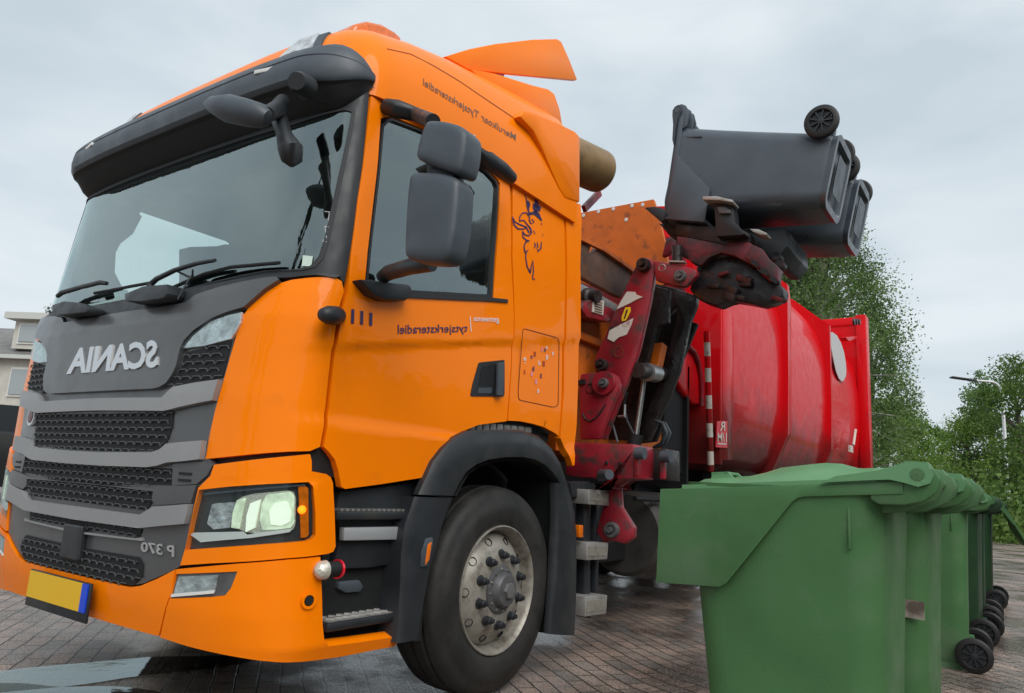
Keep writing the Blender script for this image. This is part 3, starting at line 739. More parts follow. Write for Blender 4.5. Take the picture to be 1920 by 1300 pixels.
# lettering on the door
hd = CAB.hit
lettering('fleet_number', '111', (697,610), (657,605), (697.5,587), (658,579), NAVY, T, hd, bold=.035, cap=.73)
lettering('council_lettering', 'tytsjerksteradiel', (876,622), (745,626), (876,607.5), (745,607.5), NAVY, T, hd, bold=.008, cap=.74)
lettering('council_lettering', 'gemeente', (935,604), (887,602), (935,596), (887,595), WHITE, T, hd, bold=.01, cap=.52)
mb = M(); stroke(mb, [(880.5,594),(882.5,622)], 1.5, hd); build('lettering_divider', mb, WHITE, T, flat=True)
# fuel flap
fl = rnd([(980,616),(1046,634),(1048,640),(1046,760),(1038,764),(972,750),(971,735)], 5)
mb = M(); stroke(mb, fl+[fl[0]], 1.2, hd, .002); build('flap_seam', mb, mat('seam dark', (.12,.02,.003), .6), T, flat=True)
def glyph(ch, px, py, h, ma, rot=0):
    lettering('flap_letter', ch, (px+h*.22, py+h*.5), (px-h*.22, py+h*.5), (px+h*.22, py-h*.5), (px-h*.22, py-h*.5), ma, T, hd, bold=.02, cap=.52 if ch in 'nwmase' else .73)
Fz = lambda x, y: (960+x/7.22, 600+y/7.22)
for ch, x, y, h, ma in (('g',170,525,13,WHITE),('n',260,503,7,NAVY),('b',282,655,10,NAVY),('s',388,755,8,NAVY),('w',548,455,8,WHITE),('n',442,408,7,NAVY),('a',402,395,8,PINK),('o',462,362,8,WHITE),('8',468,505,9,WHITE),('d',367,580,9,WHITE),('s',165,700,8,mat('brown lettering',(.4,.06,.01),.5)),('i',262,725,9,PINK),('e',348,960,8,WHITE),('i',320,830,10,PINK),('l',425,590,10,mat('brown lettering',(.4,.06,.01),.5)),('l',305,460,9,mat('brown lettering',(.4,.06,.01),.5))):
    glyph(ch, *Fz(x, y), h, ma)
# crowned animal head emblem, line art
Gz = lambda x, y: (940+x/6.5, 340+y/6.5)
gb = M()
def gs(pts, wd=2.2): stroke(gb, [Gz(*p) for p in pts], wd, hd, .003)
gs([(285,155),(300,215),(318,300),(328,375),(350,400)], [.8,1.6,5,2.5,4]); gs([(318,240),(330,280),(335,318)], [3,6,3])
gs([(415,218),(425,270),(410,320),(430,370)], [4,8,11,7]); gs([(380,280),(410,300),(465,325),(455,370)], [3,8,7,3]); gs([(330,405),(390,385),(440,410),(490,485)], [4,6,8,1.5]); gs([(405,340),(430,400)], [3,6])
gs([(335,425),(300,385),(255,388),(222,430),(216,490)], [3,2.2,2.2,2.2,1.4]); gs([(216,485),(265,475),(305,520),(350,575),(362,630),(330,665),(285,655),(255,615)], [2.4,2,2,3,3.4,2.6,2.4,2]);
gs([(128,425),(165,500),(225,530),(300,560),(335,630)], [.8,2.2,2.4,2.4,2.6]); gs([(128,425),(150,530),(195,580),(260,585),(300,570)], [.8,2.4,2.6,2.2,2])
gs([(340,430),(335,480),(360,520),(395,500),(375,465),(350,480)], [2.6,2,2,2,1.8,1.4]); gs([(385,600),(408,645)], 1.2)
gs([(255,610),(258,680),(300,720),(340,725)], [2,2.2,2.6,1.6]); gs([(340,725),(290,745),(272,800),(285,870)], [1.6,2.4,2.2,2.4]); gs([(285,875),(325,835)], [2.6,1.4]); gs([(300,850),(292,930),(310,1040),(350,1120)], [2,2,2.2,3]); gs([(350,1120),(360,1040),(380,965),(388,1100),(375,1190),(405,1195)], [2.4,2,1.2,2,2,3])
gs([(400,745),(412,790),(392,815)], [1.2,2.4,1.4]); gs([(435,740),(440,800),(425,825)], [1.2,2.4,1.4]); gs([(485,740),(478,820),(435,860),(440,830)], [1.6,2.6,2.6,1.6]); gs([(490,515),(480,530)], 2); gs([(500,640),(503,675)], .8)
build('animal_emblem', gb, NAVY, T, flat=True)
# wipers
def wip(pts, r, ma=BLACKP, name='wiper'): return build(name, M().tube(pts, r, 8), ma, T, ang=60)
wz = lambda px, py, o: hc(px, py, o)
w1 = wip([wz(292,567,.05), wz(300,545,.05), wz(313,532,.05), wz(345,515,.045), wz(385,503,.045), wz(420,497,.045)], [.015,.015,.012,.011,.010,.008])
build('wiper_blade', M().tube([wz(305,556,.02), wz(345,538,.02), wz(390,518,.02), wz(440,505,.02), wz(530,497,.02)], .008, 8), BLACK, w1)
build('wiper_blade', M().tube([wz(345,515,.045), wz(372,530,.03), wz(378,514,.045)], .005, 6), BLACK, w1)
w2 = wip([wz(127,562,.05), wz(135,556,.05), wz(170,545,.045), wz(205,537,.045), wz(215,538,.04)], [.012,.013,.012,.012,.01])
build('wiper_blade', M().tube([wz(185,553,.02), wz(215,548,.02), wz(250,541,.02), wz(290,534,.02)], .008, 8), BLACK, w2)
build('wiper_motor_cover', M().prism([hc(x, y, .09) for x, y in ((264,572),(300,558),(345,555),(348,568),(340,578),(300,583),(268,582))], (0, .08, 0)), BLACKP, T, bevel=.008)
build('wiper_motor_cover', M().prism([hc(x, y, .09) for x, y in ((128,590),(150,583),(180,587),(200,592),(195,602),(140,606),(130,602))], (0, .08, 0)), BLACKP, T, bevel=.008)
wip([hc(352,572,.05), hc(362,545,.04), hc(372,520,.03)], .004)
# inspection sticker on the windscreen
build('window_sticker', M().grid([[hc(567,478,-.004), hc(586,480,-.004)], [hc(565,498,-.004), hc(583,499,-.004)]]), mat('sticker', (.55,.68,.60), .5), T, flat=True)
mb = M()
for a, b in (((608,396),(618,397)),((617,397),(615,420)),((608,424),(616,425)),((612,446),(609,424)),((604,452),(612,453)),((607,448),(605,452))): stroke(mb, [a, b], .8, hc, -.003)
build('windscreen_mark', mb, WHITE, T, flat=True)
# interior: seats, dash, rear wall, headlining
def seat(x):
    mb = M().box((x, 1.28, 1.62), (.48, .50, .14)); s_ = build('seat', mb, CLOTH, T, bevel=.05, seg=3)
    build('seat_back', M().prism([(x-.23,1.50,1.66),(x-.23,1.64,1.66),(x-.23,1.76,2.25),(x-.23,1.66,2.27)], (.46,0,0)), CLOTH, s_, bevel=.05, seg=3)
    build('headrest', M().box((x, 1.73, 2.40), (.28, .10, .20)), CLOTH, s_, bevel=.04, seg=3)
seat(.72); seat(-.72)
build('dashboard', M().prism([(-1.12,.30,1.50),(-1.12,.26,1.74),(-1.12,.55,1.77),(-1.12,.75,1.70),(-1.12,.72,1.4)], (2.24,0,0)), CLOTH, T, bevel=.03)
build('door_storage', M().prism([PX(*p, -.95) for p in ((335,468),(398,466),(400,463),(446,463),(446,545),(335,545))], (.12,0,0)), CLOTH, T, bevel=.01)  # added block, a dark silhouette low in the far window
build('window_curtain', M().prism([PX(*p, -1.04) for p in ((180,385),(262,390),(257,402),(262,408),(245,440),(222,458),(213,475),(211,512),(228,545),(170,560),(168,470))], (.03,0,0)), CLOTH, T, bevel=.005)  # added dark silhouette of the driver's seat before the far window
build('folded_mirror', M().prism([PX(*p, -1.32) for p in ((148,575),(152,530),(163,490),(186,457),(203,505),(218,560))], (-.12,0,0)), BLACKP, T, bevel=.015)
build('steering_wheel', M().lathe([(0,.21),(.012,.225),(.024,.21),(.012,.195),(0,.21)], Vector((.72,.92,1.80)), Vector((0,.75,.66)), 28), CLOTH, T)
build('cab_rear_wall', M().box((0, 1.98, 2.0), (2.3, .04, 1.35)), GREYI, T)
build('headlining', M().box((0, 1.24, 2.60), (2.26, 1.5, .02)), GREYI, T); build('header_box', M().box((0, .43, 2.64), (2.2, .30, .14)), BLACKP, T)
build('roof_closure', M().box((0, 1.25, 2.662), (2.2, 1.7, .012)), BLACK, T)
build('cab_floor', M().box((0, 1.15, 1.30), (2.3, 1.65, .05)), CLOTH, T)
# step well, steps ---------------------------------------------------
for s_ in (1, -1):
    f = lambda v: Vector((s_*v.x, v.y, v.z))
    def pp(name, pts, x, th, ma, bevel=.004, **k): return build(name, M().prism([f(PX(a, b, x)) for a, b in pts], (-s_*th, 0, 0)), ma, T, bevel=bevel, **k)
    pp('step_well', [(583,848),(600,846),(615,852),(628,875),(637,918),(800,895),(850,830),(860,900),(810,1060),(790,1195),(745,1192),(612,1208),(604,1170),(600,1045),(620,1035),(620,905),(610,892),(583,884)], 1.13, .25, BLACK)
    pp('step_side_panel', [(637,920),(720,912),(797,900),(800,925),(783,960),(775,985),(765,1065),(745,1058),(690,1066),(625,1068),(640,1000),(630,965)], 1.165, .05, BLACKP, .01)
    st = build('cab_step', M().box((s_*1.10,.60,.868),(.23,.46,.034)), MUD, T, bevel=.008)
    for k in range(15): build('tread', M().box((s_*1.13, .40+k*.029, .888), (.15, .010, .010)), ALU, st, flat=True)
    st = build('cab_step', M().box((s_*1.085,.585,.455),(.26,.42,.035)), MUD, T, bevel=.012)
    build('tread_plate', M().box((s_*1.085,.585,.4745),(.24,.40,.004)), ALU, st)
    for i in range(9):
        for j in range(5):
            d_ = .014 if (i+j) % 2 else -.014
            build('tread', M().bar((s_*(1.0+j*.044)-d_*.7, .42+i*.041-d_, .479), (s_*(1.0+j*.044)+d_*.7, .42+i*.041+d_, .479), .008, .008), STEEL, st, flat=True)
    pp('reflector', [(646,990),(754,988),(752,1012),(645,1014)], 1.20, .03, REFL, .003)
    pp('grab_recess', [(636,1092),(675,1088),(682,1100),(676,1110),(650,1112),(634,1104)], 1.15, .04, DPLAST, .005)
    # position lamp
    c_ = f(PX(620, 1068, 1.24)); ax = Vector((0, 1, 0))
    l_ = build('side_lamp', M().lathe([(-.03,.028),(.03,.03)], c_, ax, 20, cap=True), BLACK, T)
    build('clear_lens', M().lathe([(-.075,.001),(-.07,.018),(-.055,.032),(-.03,.036)], c_, ax, 20), CLEAR, l_); build('red_lens', M().lathe([(.03,.036),(.042,.034),(.052,.02),(.054,.001)], c_, ax, 20), REDL, l_)
    # mudguard flare in three pieces
    def arc(name, outer, inner, x, th, ma):
        A = [f(PX(a, b, x)) for a, b in outer]; B = [f(PX(a, b, x)) for a, b in inner]; wv = Vector((-s_*th, 0, 0)); k = Vector((-s_*.018,0,0))
        A2 = [a.lerp(b, .12) for a, b in zip(A, B)]; B2 = [b.lerp(a, .06) for a, b in zip(A, B)]
        mid = [a.lerp(b, .5)+Vector((s_*.006,0,0)) for a, b in zip(A, B)]
        mb = M().grid([[a+wv for a in A], [a+k for a in A], A2, mid, B2, [b+k for b in B], [b+wv for b in B]])
        return build(name, mb, ma, T, ang=45)
    def inner_shade(o_, i_): arc('mudguard_liner', i_, [(a*.985+930*.015, b*.985+1100*.015) for a, b in i_], 1.225, .34, BLACK)  # black colour stands in for the shade inside the arch
    arc('mudguard', [(790,928),(806,893),(818,866),(838,840),(860,820),(884,808),(930,806),(980,806),(1014,818),(1034,836),(1052,866),(1064,903)],
        [(853,930),(864,908),(878,886),(898,872),(920,864),(950,860),(985,860),(1008,866),(1024,876),(1036,888),(1044,898),(1050,909)], 1.262, .05, MUD)
    arc('mudguard', [(1066,905),(1074,932),(1081,960),(1085,1000),(1086,1060),(1085,1130),(1082,1192)], [(1045,906),(1046,934),(1046,962),(1045,1000),(1042,1060),(1038,1130),(1034,1190)], 1.262, .05, MUD)
    inner_shade(0, [(853,930),(864,908),(878,886),(898,872),(920,864),(950,860),(985,860),(1008,866),(1024,876),(1036,888),(1044,898),(1050,909)])
    inner_shade(0, [(1045,906),(1046,934),(1046,962),(1045,1000),(1042,1060),(1038,1130),(1034,1190)])
    arc('mudguard', [(783,932),(765,985),(758,1040),(756,1100),(752,1160),(746,1207)], [(852,934),(836,975),(822,1020),(808,1070),(796,1130),(785,1198)], 1.255, .22, BLACKP)
    build('wheel_well', M().box((s_*.84,1.55,.85),(.04,1.5,1.0)).box((s_*1.0,.93,.70),(.36,.05,.74)), BLACK, T)
    pp('marker_reflector', [(800,1010),(812,1008),(813,1020),(803,1062),(790,1064),(792,1035)], 1.268, .02, DPLAST, .004)
    pp('marker_lens', [(803,1022),(810,1016),(806,1050),(798,1060)], 1.272, .01, AMBER, .003)
    # corrugated heat shield above the arch
    for k in range(9):
        x0 = 880+k*13.2; pp('vent_fin', [(x0,794),(x0+11,794),(x0+11,812),(x0,812)], 1.17, .04, ALU, .003)
# wheels -------------------------------------------------------------
def wheel(x, y, s_, full=True):
    o_ = Vector((s_*x, y, .505)); ax = Vector((s_, 0, 0))
    wt = build('wheel', M().lathe([(-.30,.29),(-.31,.36),(-.30,.44),(-.28,.485),(-.25,.503),(-.235,.505),(-.23,.492),(-.215,.492),(-.21,.507),(-.165,.508),(-.16,.495),(-.145,.495),(-.14,.508),(-.085,.508),(-.08,.494),(-.065,.494),(-.06,.505),(-.035,.500),(-.012,.486),(0,.462),(.008,.43),(.012,.425),(.014,.39),(.010,.355),(.002,.33),(-.006,.312)], o_, ax, 72), TYRE, T, ang=40)
    rp = [(-.30,.29),(-.30,.305),(-.004,.313),(.004,.311),(.005,.306),(-.004,.298),(-.02,.290),(-.06,.283),(-.075,.272),(-.080,.262)]
    r_ = build('rim', M().lathe(rp, o_, ax, 64), RIM, wt, ang=30)
    # dished disc with hand holes
    prof = [(.272,-.085),(.266,-.070)]+[(r_q/1000, -.062+.050*(1-((r_q-195)/67)**1.4)) for r_q in range(262, 194, -4)]+[(.190,-.011),(.178,-.006),(.160,-.001),(.14,0),(.12,0),(.105,-.004)]
    n = 160; rows = []
    for rr, a in prof: rows.append([(rr, a, k) for k in range(n)])
    e1 = ax.cross(Vector((0,0,1))).normalized(); e2 = ax.cross(e1)
    def pt(rr, a, k): t = 2*math.pi*k/n; return o_+ax*a+(e1*math.cos(t)+e2*math.sin(t))*rr
    vs = [pt(*q) for r in rows for q in r]; fs = []
    for i in range(len(prof)-1):
        for k in range(n):
            rm = (prof[i][0]+prof[i+1][0])/2; tt = ((k+.5) % 16-8)/n*2*math.pi*rm
            fs.append((i*n+k, i*n+(k+1) % n, (i+1)*n+(k+1) % n, (i+1)*n+k))
    d_ = build('rim_disc', M().add(vs, fs), RIM, wt, ang=40); sm_ = d_.modifiers.new('t', 'SOLIDIFY'); sm_.thickness = .012; sm_.offset = -1 if False else 0
    build('rim_back', M().lathe([(-.1,.26),(-.1,.02)], o_, ax, 32), BLACK, wt)
    if not full: return
    for k in range(10):
        t = 2*math.pi*k/10; dr = (e1*math.cos(t)+e2*math.sin(t)); sl = (ax*.84+dr*.54).normalized()
        build('hand_hole', M().lathe([(.0035,.0205),(.0,.0185),(-.012,.017),(-.012,.001)], o_+ax*(-.0300)+dr*.240+sl*.001, sl, 20), BLACK, wt, ang=40)
    build('hub', M().lathe([(-.02,.118),(.012,.116),(.018,.104),(.02,.088),(.045,.080),(.055,.074),(.058,.048),(.060,.001)], o_, ax, 40), HUB, wt, ang=30)
    build('hub_cap', M().lathe([(.056,.042),(.074,.038),(.076,.001)], o_, ax, 6), mat('hub cap', (.17,.17,.17), .45, metal=.3), wt, flat=True)
    for k in range(10):
        t = 2*math.pi*(k+.5)/10; c_ = o_+(e1*math.cos(t)+e2*math.sin(t))*.1675
        build('wheel_nut', M().lathe([(0,.028),(.005,.028),(.008,.020),(.033,.0185),(.037,.013),(.049,.012),(.051,.001)], c_+ax*(-.002), ax, 12), BLACKP, wt, ang=30)
    for k in range(12):
        t = 2*math.pi*(k+.2)/12; c_ = o_+(e1*math.cos(t)+e2*math.sin(t))*.100
        build('hub_bolt', M().lathe([(.015,.007),(.026,.006),(.026,.001)], c_, ax, 6), STEEL, wt, flat=True)
for s_ in (1, -1):
    wheel(1.20, 1.50, s_)
    for y in (6.9, 8.25, 9.6): wheel(1.20, y, s_, False)
build('front_axle', M().tube([(-.9,1.47,.5),(.9,1.47,.5)], .09, 12).box((0,1.47,.5),(1.5,.25,.2)), BLACK, T)
build('chassis', M().box((.42,5.9,.92),(.09,10.2,.28)).box((-.42,5.9,.92),(.09,10.2,.28)).box((0,1.1,.82),(1.6,1.7,.5)).box((0,.92,.60),(1.9,.5,.56)).box((0,1.9,.66),(1.5,1.2,.5)).box((0,3.6,.75),(1.6,2.6,.5)), BLACK, T)  # wide low boxes are added to block light under the truck
# hopper behind the cab ---------------------------------------------
hp = M().prism([(1.0,2.36,1.25),(1.0,2.36,2.38),(1.0,4.1,2.38),(1.0,4.1,1.25)], (-.04,0,0)); hp.prism([(-1.0,2.36,1.25),(-1.0,2.36,2.38),(-1.0,4.1,2.38),(-1.0,4.1,1.25)], (.04,0,0))
hp.box((0,2.33,1.95),(2.0,.04,1.4)); hp.box((0,3.2,1.27),(1.9,1.7,.04)); hb = build('hopper', hp, HOP, T)
# inner far wall that stands higher, with punched holes
p3 = [PY(x, y, 4.12) for x, y in ((1060,408),(1092,399),(1225,374),(1232,395),(1250,470),(1252,530),(1180,560),(1060,520))]
build('hopper_back_plate', M().prism(p3, (0,.04,0)), HOP, hb)
mb = M()
for x, y in ((1094,404),(1122,397),(1150,392),(1185,386),(1174,412),(1205,384)):
    c_ = PY(x, y, 4.115); mb.lathe([(0,.018),(.002,.001)], c_, (0,-1,0), 10)
build('plate_hole', mb, WHITE, hb, flat=True); bpy.data.objects['plate_hole']['kind'] = 'stuff'
rim = [PX(x, y, 1.02) for x, y in ((1086,449),(1098,455),(1108,459),(1105,474),(1113,478),(1122,464),(1130,470),(1160,490),(1178,505),(1196,520),(1178,560),(1160,556),(1086,517))]
build('hopper_flap', M().prism(rim, (-.05,0,0)), RUST, hb, bevel=.004)
mb = M(); E2 = [PX(x, y, 1.03) for x, y in ((1086,447),(1130,468),(1182,505),(1198,519))]
for a, b in zip(E2, E2[1:]): mb.bar(a, b, .03, .025)
build('flap_edge', mb, HOP, hb)
build('cross_beam', M().prism([PX(x, y, 1.06) for x, y in ((1086,530),(1100,537),(1162,575),(1162,596),(1086,552))], (-.08,0,0)), mat('light grey steel', (.34,.34,.35), .5, metal=.2, dirt=(.15,.12,.12), dscale=8), hb, bevel=.004)
bx_ = build('control_box', M().prism([PX(x, y, 1.16) for x, y in ((1090,578),(1106,562),(1145,577),(1160,590),(1146,600),(1140,604),(1100,594))], (-.14,0,0)), REDM, hb, bevel=.006)
build('warning_label', M().prism([PX(x, y, 1.168) for x, y in ((1113,560),(1133,564),(1131,591),(1111,585))], (-.006,0,0)), WHITEM, bx_)
mb = M()
for k in range(5): a_ = PX(1115, 565+k*4.6, 1.170); b_ = PX(1129, 568.5+k*4.6, 1.170); mb.bar(a_, b_, .002, .008)
build('label_text_rows', mb, GREYT, bx_, flat=True)
build('beam_bolt', M().lathe([(0,.07),(.04,.065),(.05,.045),(.10,.04),(.10,.001)], PX(1101,560,1.1), (1,-.3,0), 14), DIRTY, hb)
build('hopper_rib', M().box((1.02,3.1,2.02),(.05,1.5,.05)), HOP, hb, bevel=.004)
# tan cylinder and bracket above the cab's rear
c0 = PX(1108, 314, .98)
build('air_tank', M().lathe([(-.45,.001),(-.45,.155),(.06,.155),(.085,.15),(.105,.135),(.112,.10),(.115,.001)], c0+Vector((0,.02,0)), (.25,1,.02), 36), TAN, T, ang=50)
build('tank_bracket', M().bar(PX(1124,362,.9), PX(1095,392,.9), .03, .05), REDM, T)
# red body -----------------------------------------------------------
def sect(y, k=1.0, off=0.0, poly=False):
    if poly: base = [(.98,1.22),(1.05,1.26),(1.262,1.75),(1.275,2.4),(1.275,3.50),(.78,3.93),(.70,3.96),(0,3.97)]
    else:
        base = [(.85,1.26),(.98,1.34),(1.09,1.50),(1.165,1.72),(1.20,2.0),(1.215,2.4),(1.21,2.8),(1.18,3.1),(1.11,3.36),(1.0,3.56),(.86,3.72),(.65,3.82),(.35,3.87),(0,3.88)]
    return [Vector((x+off*(x > .5), y, z+(off if z > 3.4 else 0))) for x, z in base]
def full(h): return h+[Vector((-p.x, p.y, p.z)) for p in h[:-1][::-1]]
YB0, YR1, YR2, YE = 4.78, 6.85, 9.15, 11.7
fine = []
ys = fr(YB0, YR1-.05, .2)+fr(YR1+.05, YR2-.05, .3)+fr(YR2+.05, YE, .4)
rows = [full(sect(y)) for y in ys]
nr = len(rows); nc = len(rows[0]); mb = M().grid(rows); mb.f += [tuple(range(nc)), tuple((nr-1)*nc+i for i in range(nc))[::-1]]
mb.grid([[r[0] for r in rows], [r[-1] for r in rows]])
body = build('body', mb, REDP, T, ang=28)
for y in (YR1, YR2):
    a_ = full(sect(y-.10, poly=False, off=.0)); 
    P0 = full(sect(y+.02, poly=True)); P1 = full(sect(y+.09, poly=True)); n_ = len(P0)
    back_ = full([Vector((p.x*.93, y+.55, (p.z-2.4)*.90+2.4)) for p in sect(y, poly=True)])
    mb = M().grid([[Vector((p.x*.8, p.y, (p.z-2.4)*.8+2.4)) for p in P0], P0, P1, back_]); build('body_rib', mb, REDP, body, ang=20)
# first frame: a flat front plate with seam
frm = [(1.225,YB0,1.30),(1.225,YB0,3.0),(1.0,YB0,3.45),(.6,YB0,3.7),(-.6,YB0,3.7),(-1.225,YB0,3.0),(-1.225,YB0,1.30)]
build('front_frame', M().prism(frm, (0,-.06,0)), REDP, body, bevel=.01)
for s_ in (1, -1):
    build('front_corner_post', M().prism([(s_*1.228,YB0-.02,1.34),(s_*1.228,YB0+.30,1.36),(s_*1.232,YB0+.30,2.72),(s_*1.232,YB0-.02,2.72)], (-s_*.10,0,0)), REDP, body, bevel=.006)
# recessed front bulkhead with the round cheek
build('bulkhead', M().box((0,4.55,2.75),(1.9,.04,1.3)), REDM, T); build('bulkhead_lower', M().box((0,4.40,1.6),(2.1,.04,1.05)), BLACK, T)
ck = [PX(x, y, 1.05) for x, y in ((1262,700),(1268,672),(1280,655),(1290,650),(1300,655),(1312,690),(1316,730),(1316,760),(1300,758),(1280,735))]
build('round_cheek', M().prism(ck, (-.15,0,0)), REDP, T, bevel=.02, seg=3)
mb = M().tube([PX(x, y, 1.07) for x, y in ((1291,650),(1302,660),(1310,680),(1314,700),(1316,730),(1316,762))], .022, 8); build('cheek_rim', mb, REDM, T, ang=60)
# warning plate
wp = build('instruction_plate', M().prism([PX(*Fp, 1.236) for Fp in ((1345,790),(1364,790),(1364,840),(1343,839))], (-.01,0,0)), mat('red sticker', (.6,.02,.03), .4), body)
lb = Chart(lambda u, v: Vector((1.238, u, v)), fr(4.5, 6, .5), fr(.5, 4, .5)).hit
lettering('plate_digits', 'R', (1359,808), (1349,808), (1359,790), (1349,790), WHITEM, wp, lb, bold=.01)
lettering('plate_digits', '1/M', (1362,829), (1345,828), (1362,811), (1345,811), WHITEM, wp, lb, bold=.01)
mb = M().bar(PX(1346,832,1.238), PX(1362,833,1.238), .002, .012); build('plate_line', mb, WHITEM, wp)
# white oval emblem field
mb = M(); oc = Vector((1.222, 10.0, 2.98)); vs = []
ol = [(1556,625),(1561,623),(1569,629),(1577,643),(1583,662),(1586,680),(1587,695),(1586,706),(1582,714),(1578,715),(1573,710),(1568,697),(1564,680),(1560,660),(1557,643)]
RB = BVHTree.FromPolygons([v.co+Vector((0,1.47,0)) for v in body.data.vertices], [tuple(p.vertices) for p in body.data.polygons])
def rbh(px, py, off=.004):
    l, n, i, d = RB.ray_cast(CC, ray(px, py).normalized())
    if l is None: return PX(px, py, 1.2)
    if n.dot(ray(px, py)) > 0: n = -n
    return l+n*off
cx_ = sum(p[0] for p in ol)/len(ol); cy_ = sum(p[1] for p in ol)/len(ol)
mb.prism([PX(x, y, 1.236) for x, y in ol], (-.01, 0, 0))
build('oval_badge', mb, mat('badge field', (.5,.49,.48), .45), body, ang=60)
# tailgate frame
tg = M()
for s_ in (1, -1):
    tg.box((s_*1.28, YE+.12, 2.75), (.16,.30,2.95))
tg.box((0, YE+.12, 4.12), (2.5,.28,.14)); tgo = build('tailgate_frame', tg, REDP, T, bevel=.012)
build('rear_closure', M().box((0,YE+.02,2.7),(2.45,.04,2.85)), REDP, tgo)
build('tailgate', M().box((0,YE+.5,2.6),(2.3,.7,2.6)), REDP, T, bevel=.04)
build('tail_hinge', M().prism([PX(x, y, 1.26) for x, y in ((1586,633),(1592,640),(1607,634),(1608,630),(1592,632))], (-.1,0,0)), REDP, tgo)
for k in range(3): build('hinge_bolt', M().lathe([(0,.05),(.03,.05),(.03,.001)], PX(1599+5*k, 604, 1.37), (1,0,0), 8), DIRTY, tgo)
build('tail_rod', M().tube([PX(1604,806,1.3), PX(1600,835,1.3)], .02, 6).box(PX(1595,842,1.3), (.03,.22,.1)), WHITEM, tgo)
build('side_rail', M().box((1.02,8.6,1.12),(.12,7.2,.22)), BLACK, T)
build('side_rail', M().box((-1.02,8.6,1.12),(.12,7.2,.22)), BLACK, T)
build('underbody_tank', M().lathe([(-.55,.001),(-.55,.30),(-.52,.33),(.52,.33),(.55,.30),(.55,.001)], (.78,4.3,.70), (0,1,0), 32), mat('grimy grey tank', (.05,.047,.042), .6, dirt=(.02,.02,.02), dscale=5), T)
build('underbody_beam', M().box((-.3,8.3,.98),(1.4,7.4,.55)), BLACK, T); build('underbody_box', M().box((.75,5.55,.75),(.6,.9,.6)), BLACK, T, bevel=.02)
# striped pole -------------------------------------------------------
pt0, pt1 = PX(1325, 622, 1.28), PX(1333, 884, 1.28); pt1 = Vector((pt1.x, pt1.y, pt1.z)); 
L_ = 11.0; pole = None
stripes = [0, .14/1.33, ]
ysx = [622,643,669,692,718,743,768,795,821,847,872,884]
for k in range(len(ysx)-1):
    a_ = pt0.lerp(pt1, (ysx[k]-622)/262); b_ = pt0.lerp(pt1, (ysx[k+1]-622)/262)
    o = build('striped_pole' if k == 0 else 'stripe', M().tube([a_, b_], .026 if k % 2 == 0 else .0262, 14), REDP if k % 2 == 0 else WHITEM, T if k == 0 else pole, ang=60)
    if k == 0: pole = o
# lifting arm --------------------------------------------------------
sA = 1/2.6
def A(x, y): return (1060+x*sA, 420+y*sA)
def plate(name, pts, y, th, ma, par=T, bevel=.008, holes=()):
    return build(name, M().prism([PY(*A(*p), y) for p in pts], (0,th,0)), ma, par, bevel=bevel)
def pin(name, p, y, r, ma=DIRTY, L=.05, par=T, inner=True):
    c_ = PY(*A(*p), y); o = build(name, M().lathe([(.02,r),(-L*.7,r),(-L,r*.9),(-L,r*.62),(-L*.75,r*.60),(-L*.75,r*.42),(-L*1.5,r*.38),(-L*1.5,.001)], c_, (0,1,0), 24), ma, par, ang=30); return o
ma_ = plate('arm_plate', [(362,178),(388,165),(415,170),(430,188),(436,215),(424,300),(410,380),(385,490),(360,600),(345,650),(300,770),(240,920),(190,1050),(160,1048),(215,880),(225,790),(200,740),(150,735),(137,690),(150,640),(200,530),(250,400),(310,270),(345,200)], 2.60, .05, REDM)
pin('arm_pin', (388,205), 2.60, .046, par=ma_); pin('arm_pin', (185,690), 2.60, .040, par=ma_)
# lightening hole seen as dark disc sunk in the plate with bright rim
build('lightening_hole', M().lathe([(0,.036),(-.003,.036),(-.003,.032),(.02,.031),(.02,.001)], PY(*A(260,625), 2.598), (0,1,0), 24), mat('dark orange inside', (.16,.04,.01), .6), ma_, ang=30)
plate('arm_marking', [(300,330),(340,332),(345,345),(378,356),(340,372),(318,385),(248,418),(275,370)], 2.594, .005, WHITEM, ma_, 0)
plate('arm_marking', [(330,460),(322,490),(298,540),(262,552),(235,575),(205,560),(215,520),(270,490)], 2.594, .005, WHITEM, ma_, 0)
plate('arm_label', [(292,408),(316,405),(318,425),(296,470),(276,475),(274,455)], 2.592, .004, YEL, ma_, 0)
plate('arm_label_mark', [(297,418),(306,418),(290,462),(284,462)], 2.590, .003, BLACK, ma_, 0)
pv = plate('pivot_bracket', [(75,732),(120,726),(165,724),(228,726),(252,745),(262,780),(255,815),(235,860),(200,950),(165,1048),(70,1050),(70,900),(66,780)], 2.50, .05, REDM)
build('pivot_disc', M().lathe([(0,.080),(-.03,.076),(-.03,.001)], PY(*A(192,778), 2.50), (0,1,0), 32), REDM, pv, ang=30)
pin('pivot_pin', (190,778), 2.47, .032, HUB, .03, par=pv)
build('bracket_hole', M().lathe([(-.003,.034),(-.006,.031),(.03,.030),(.03,.001)], PY(*A(122,803), 2.50), (0,1,0), 24), BLACK, pv, ang=30)
mb = M().tube([PY(*A(*q), 2.495) for q in ((85,925),(95,950),(120,962),(150,945),(175,915),(195,880))], .006, 6); build('weld_line', mb, DIRTY, pv)
build('pivot_rod', M().bar(PY(*A(52,776), 2.5), PY(*A(100,770), 2.5), .03, .03), BLACK, pv)
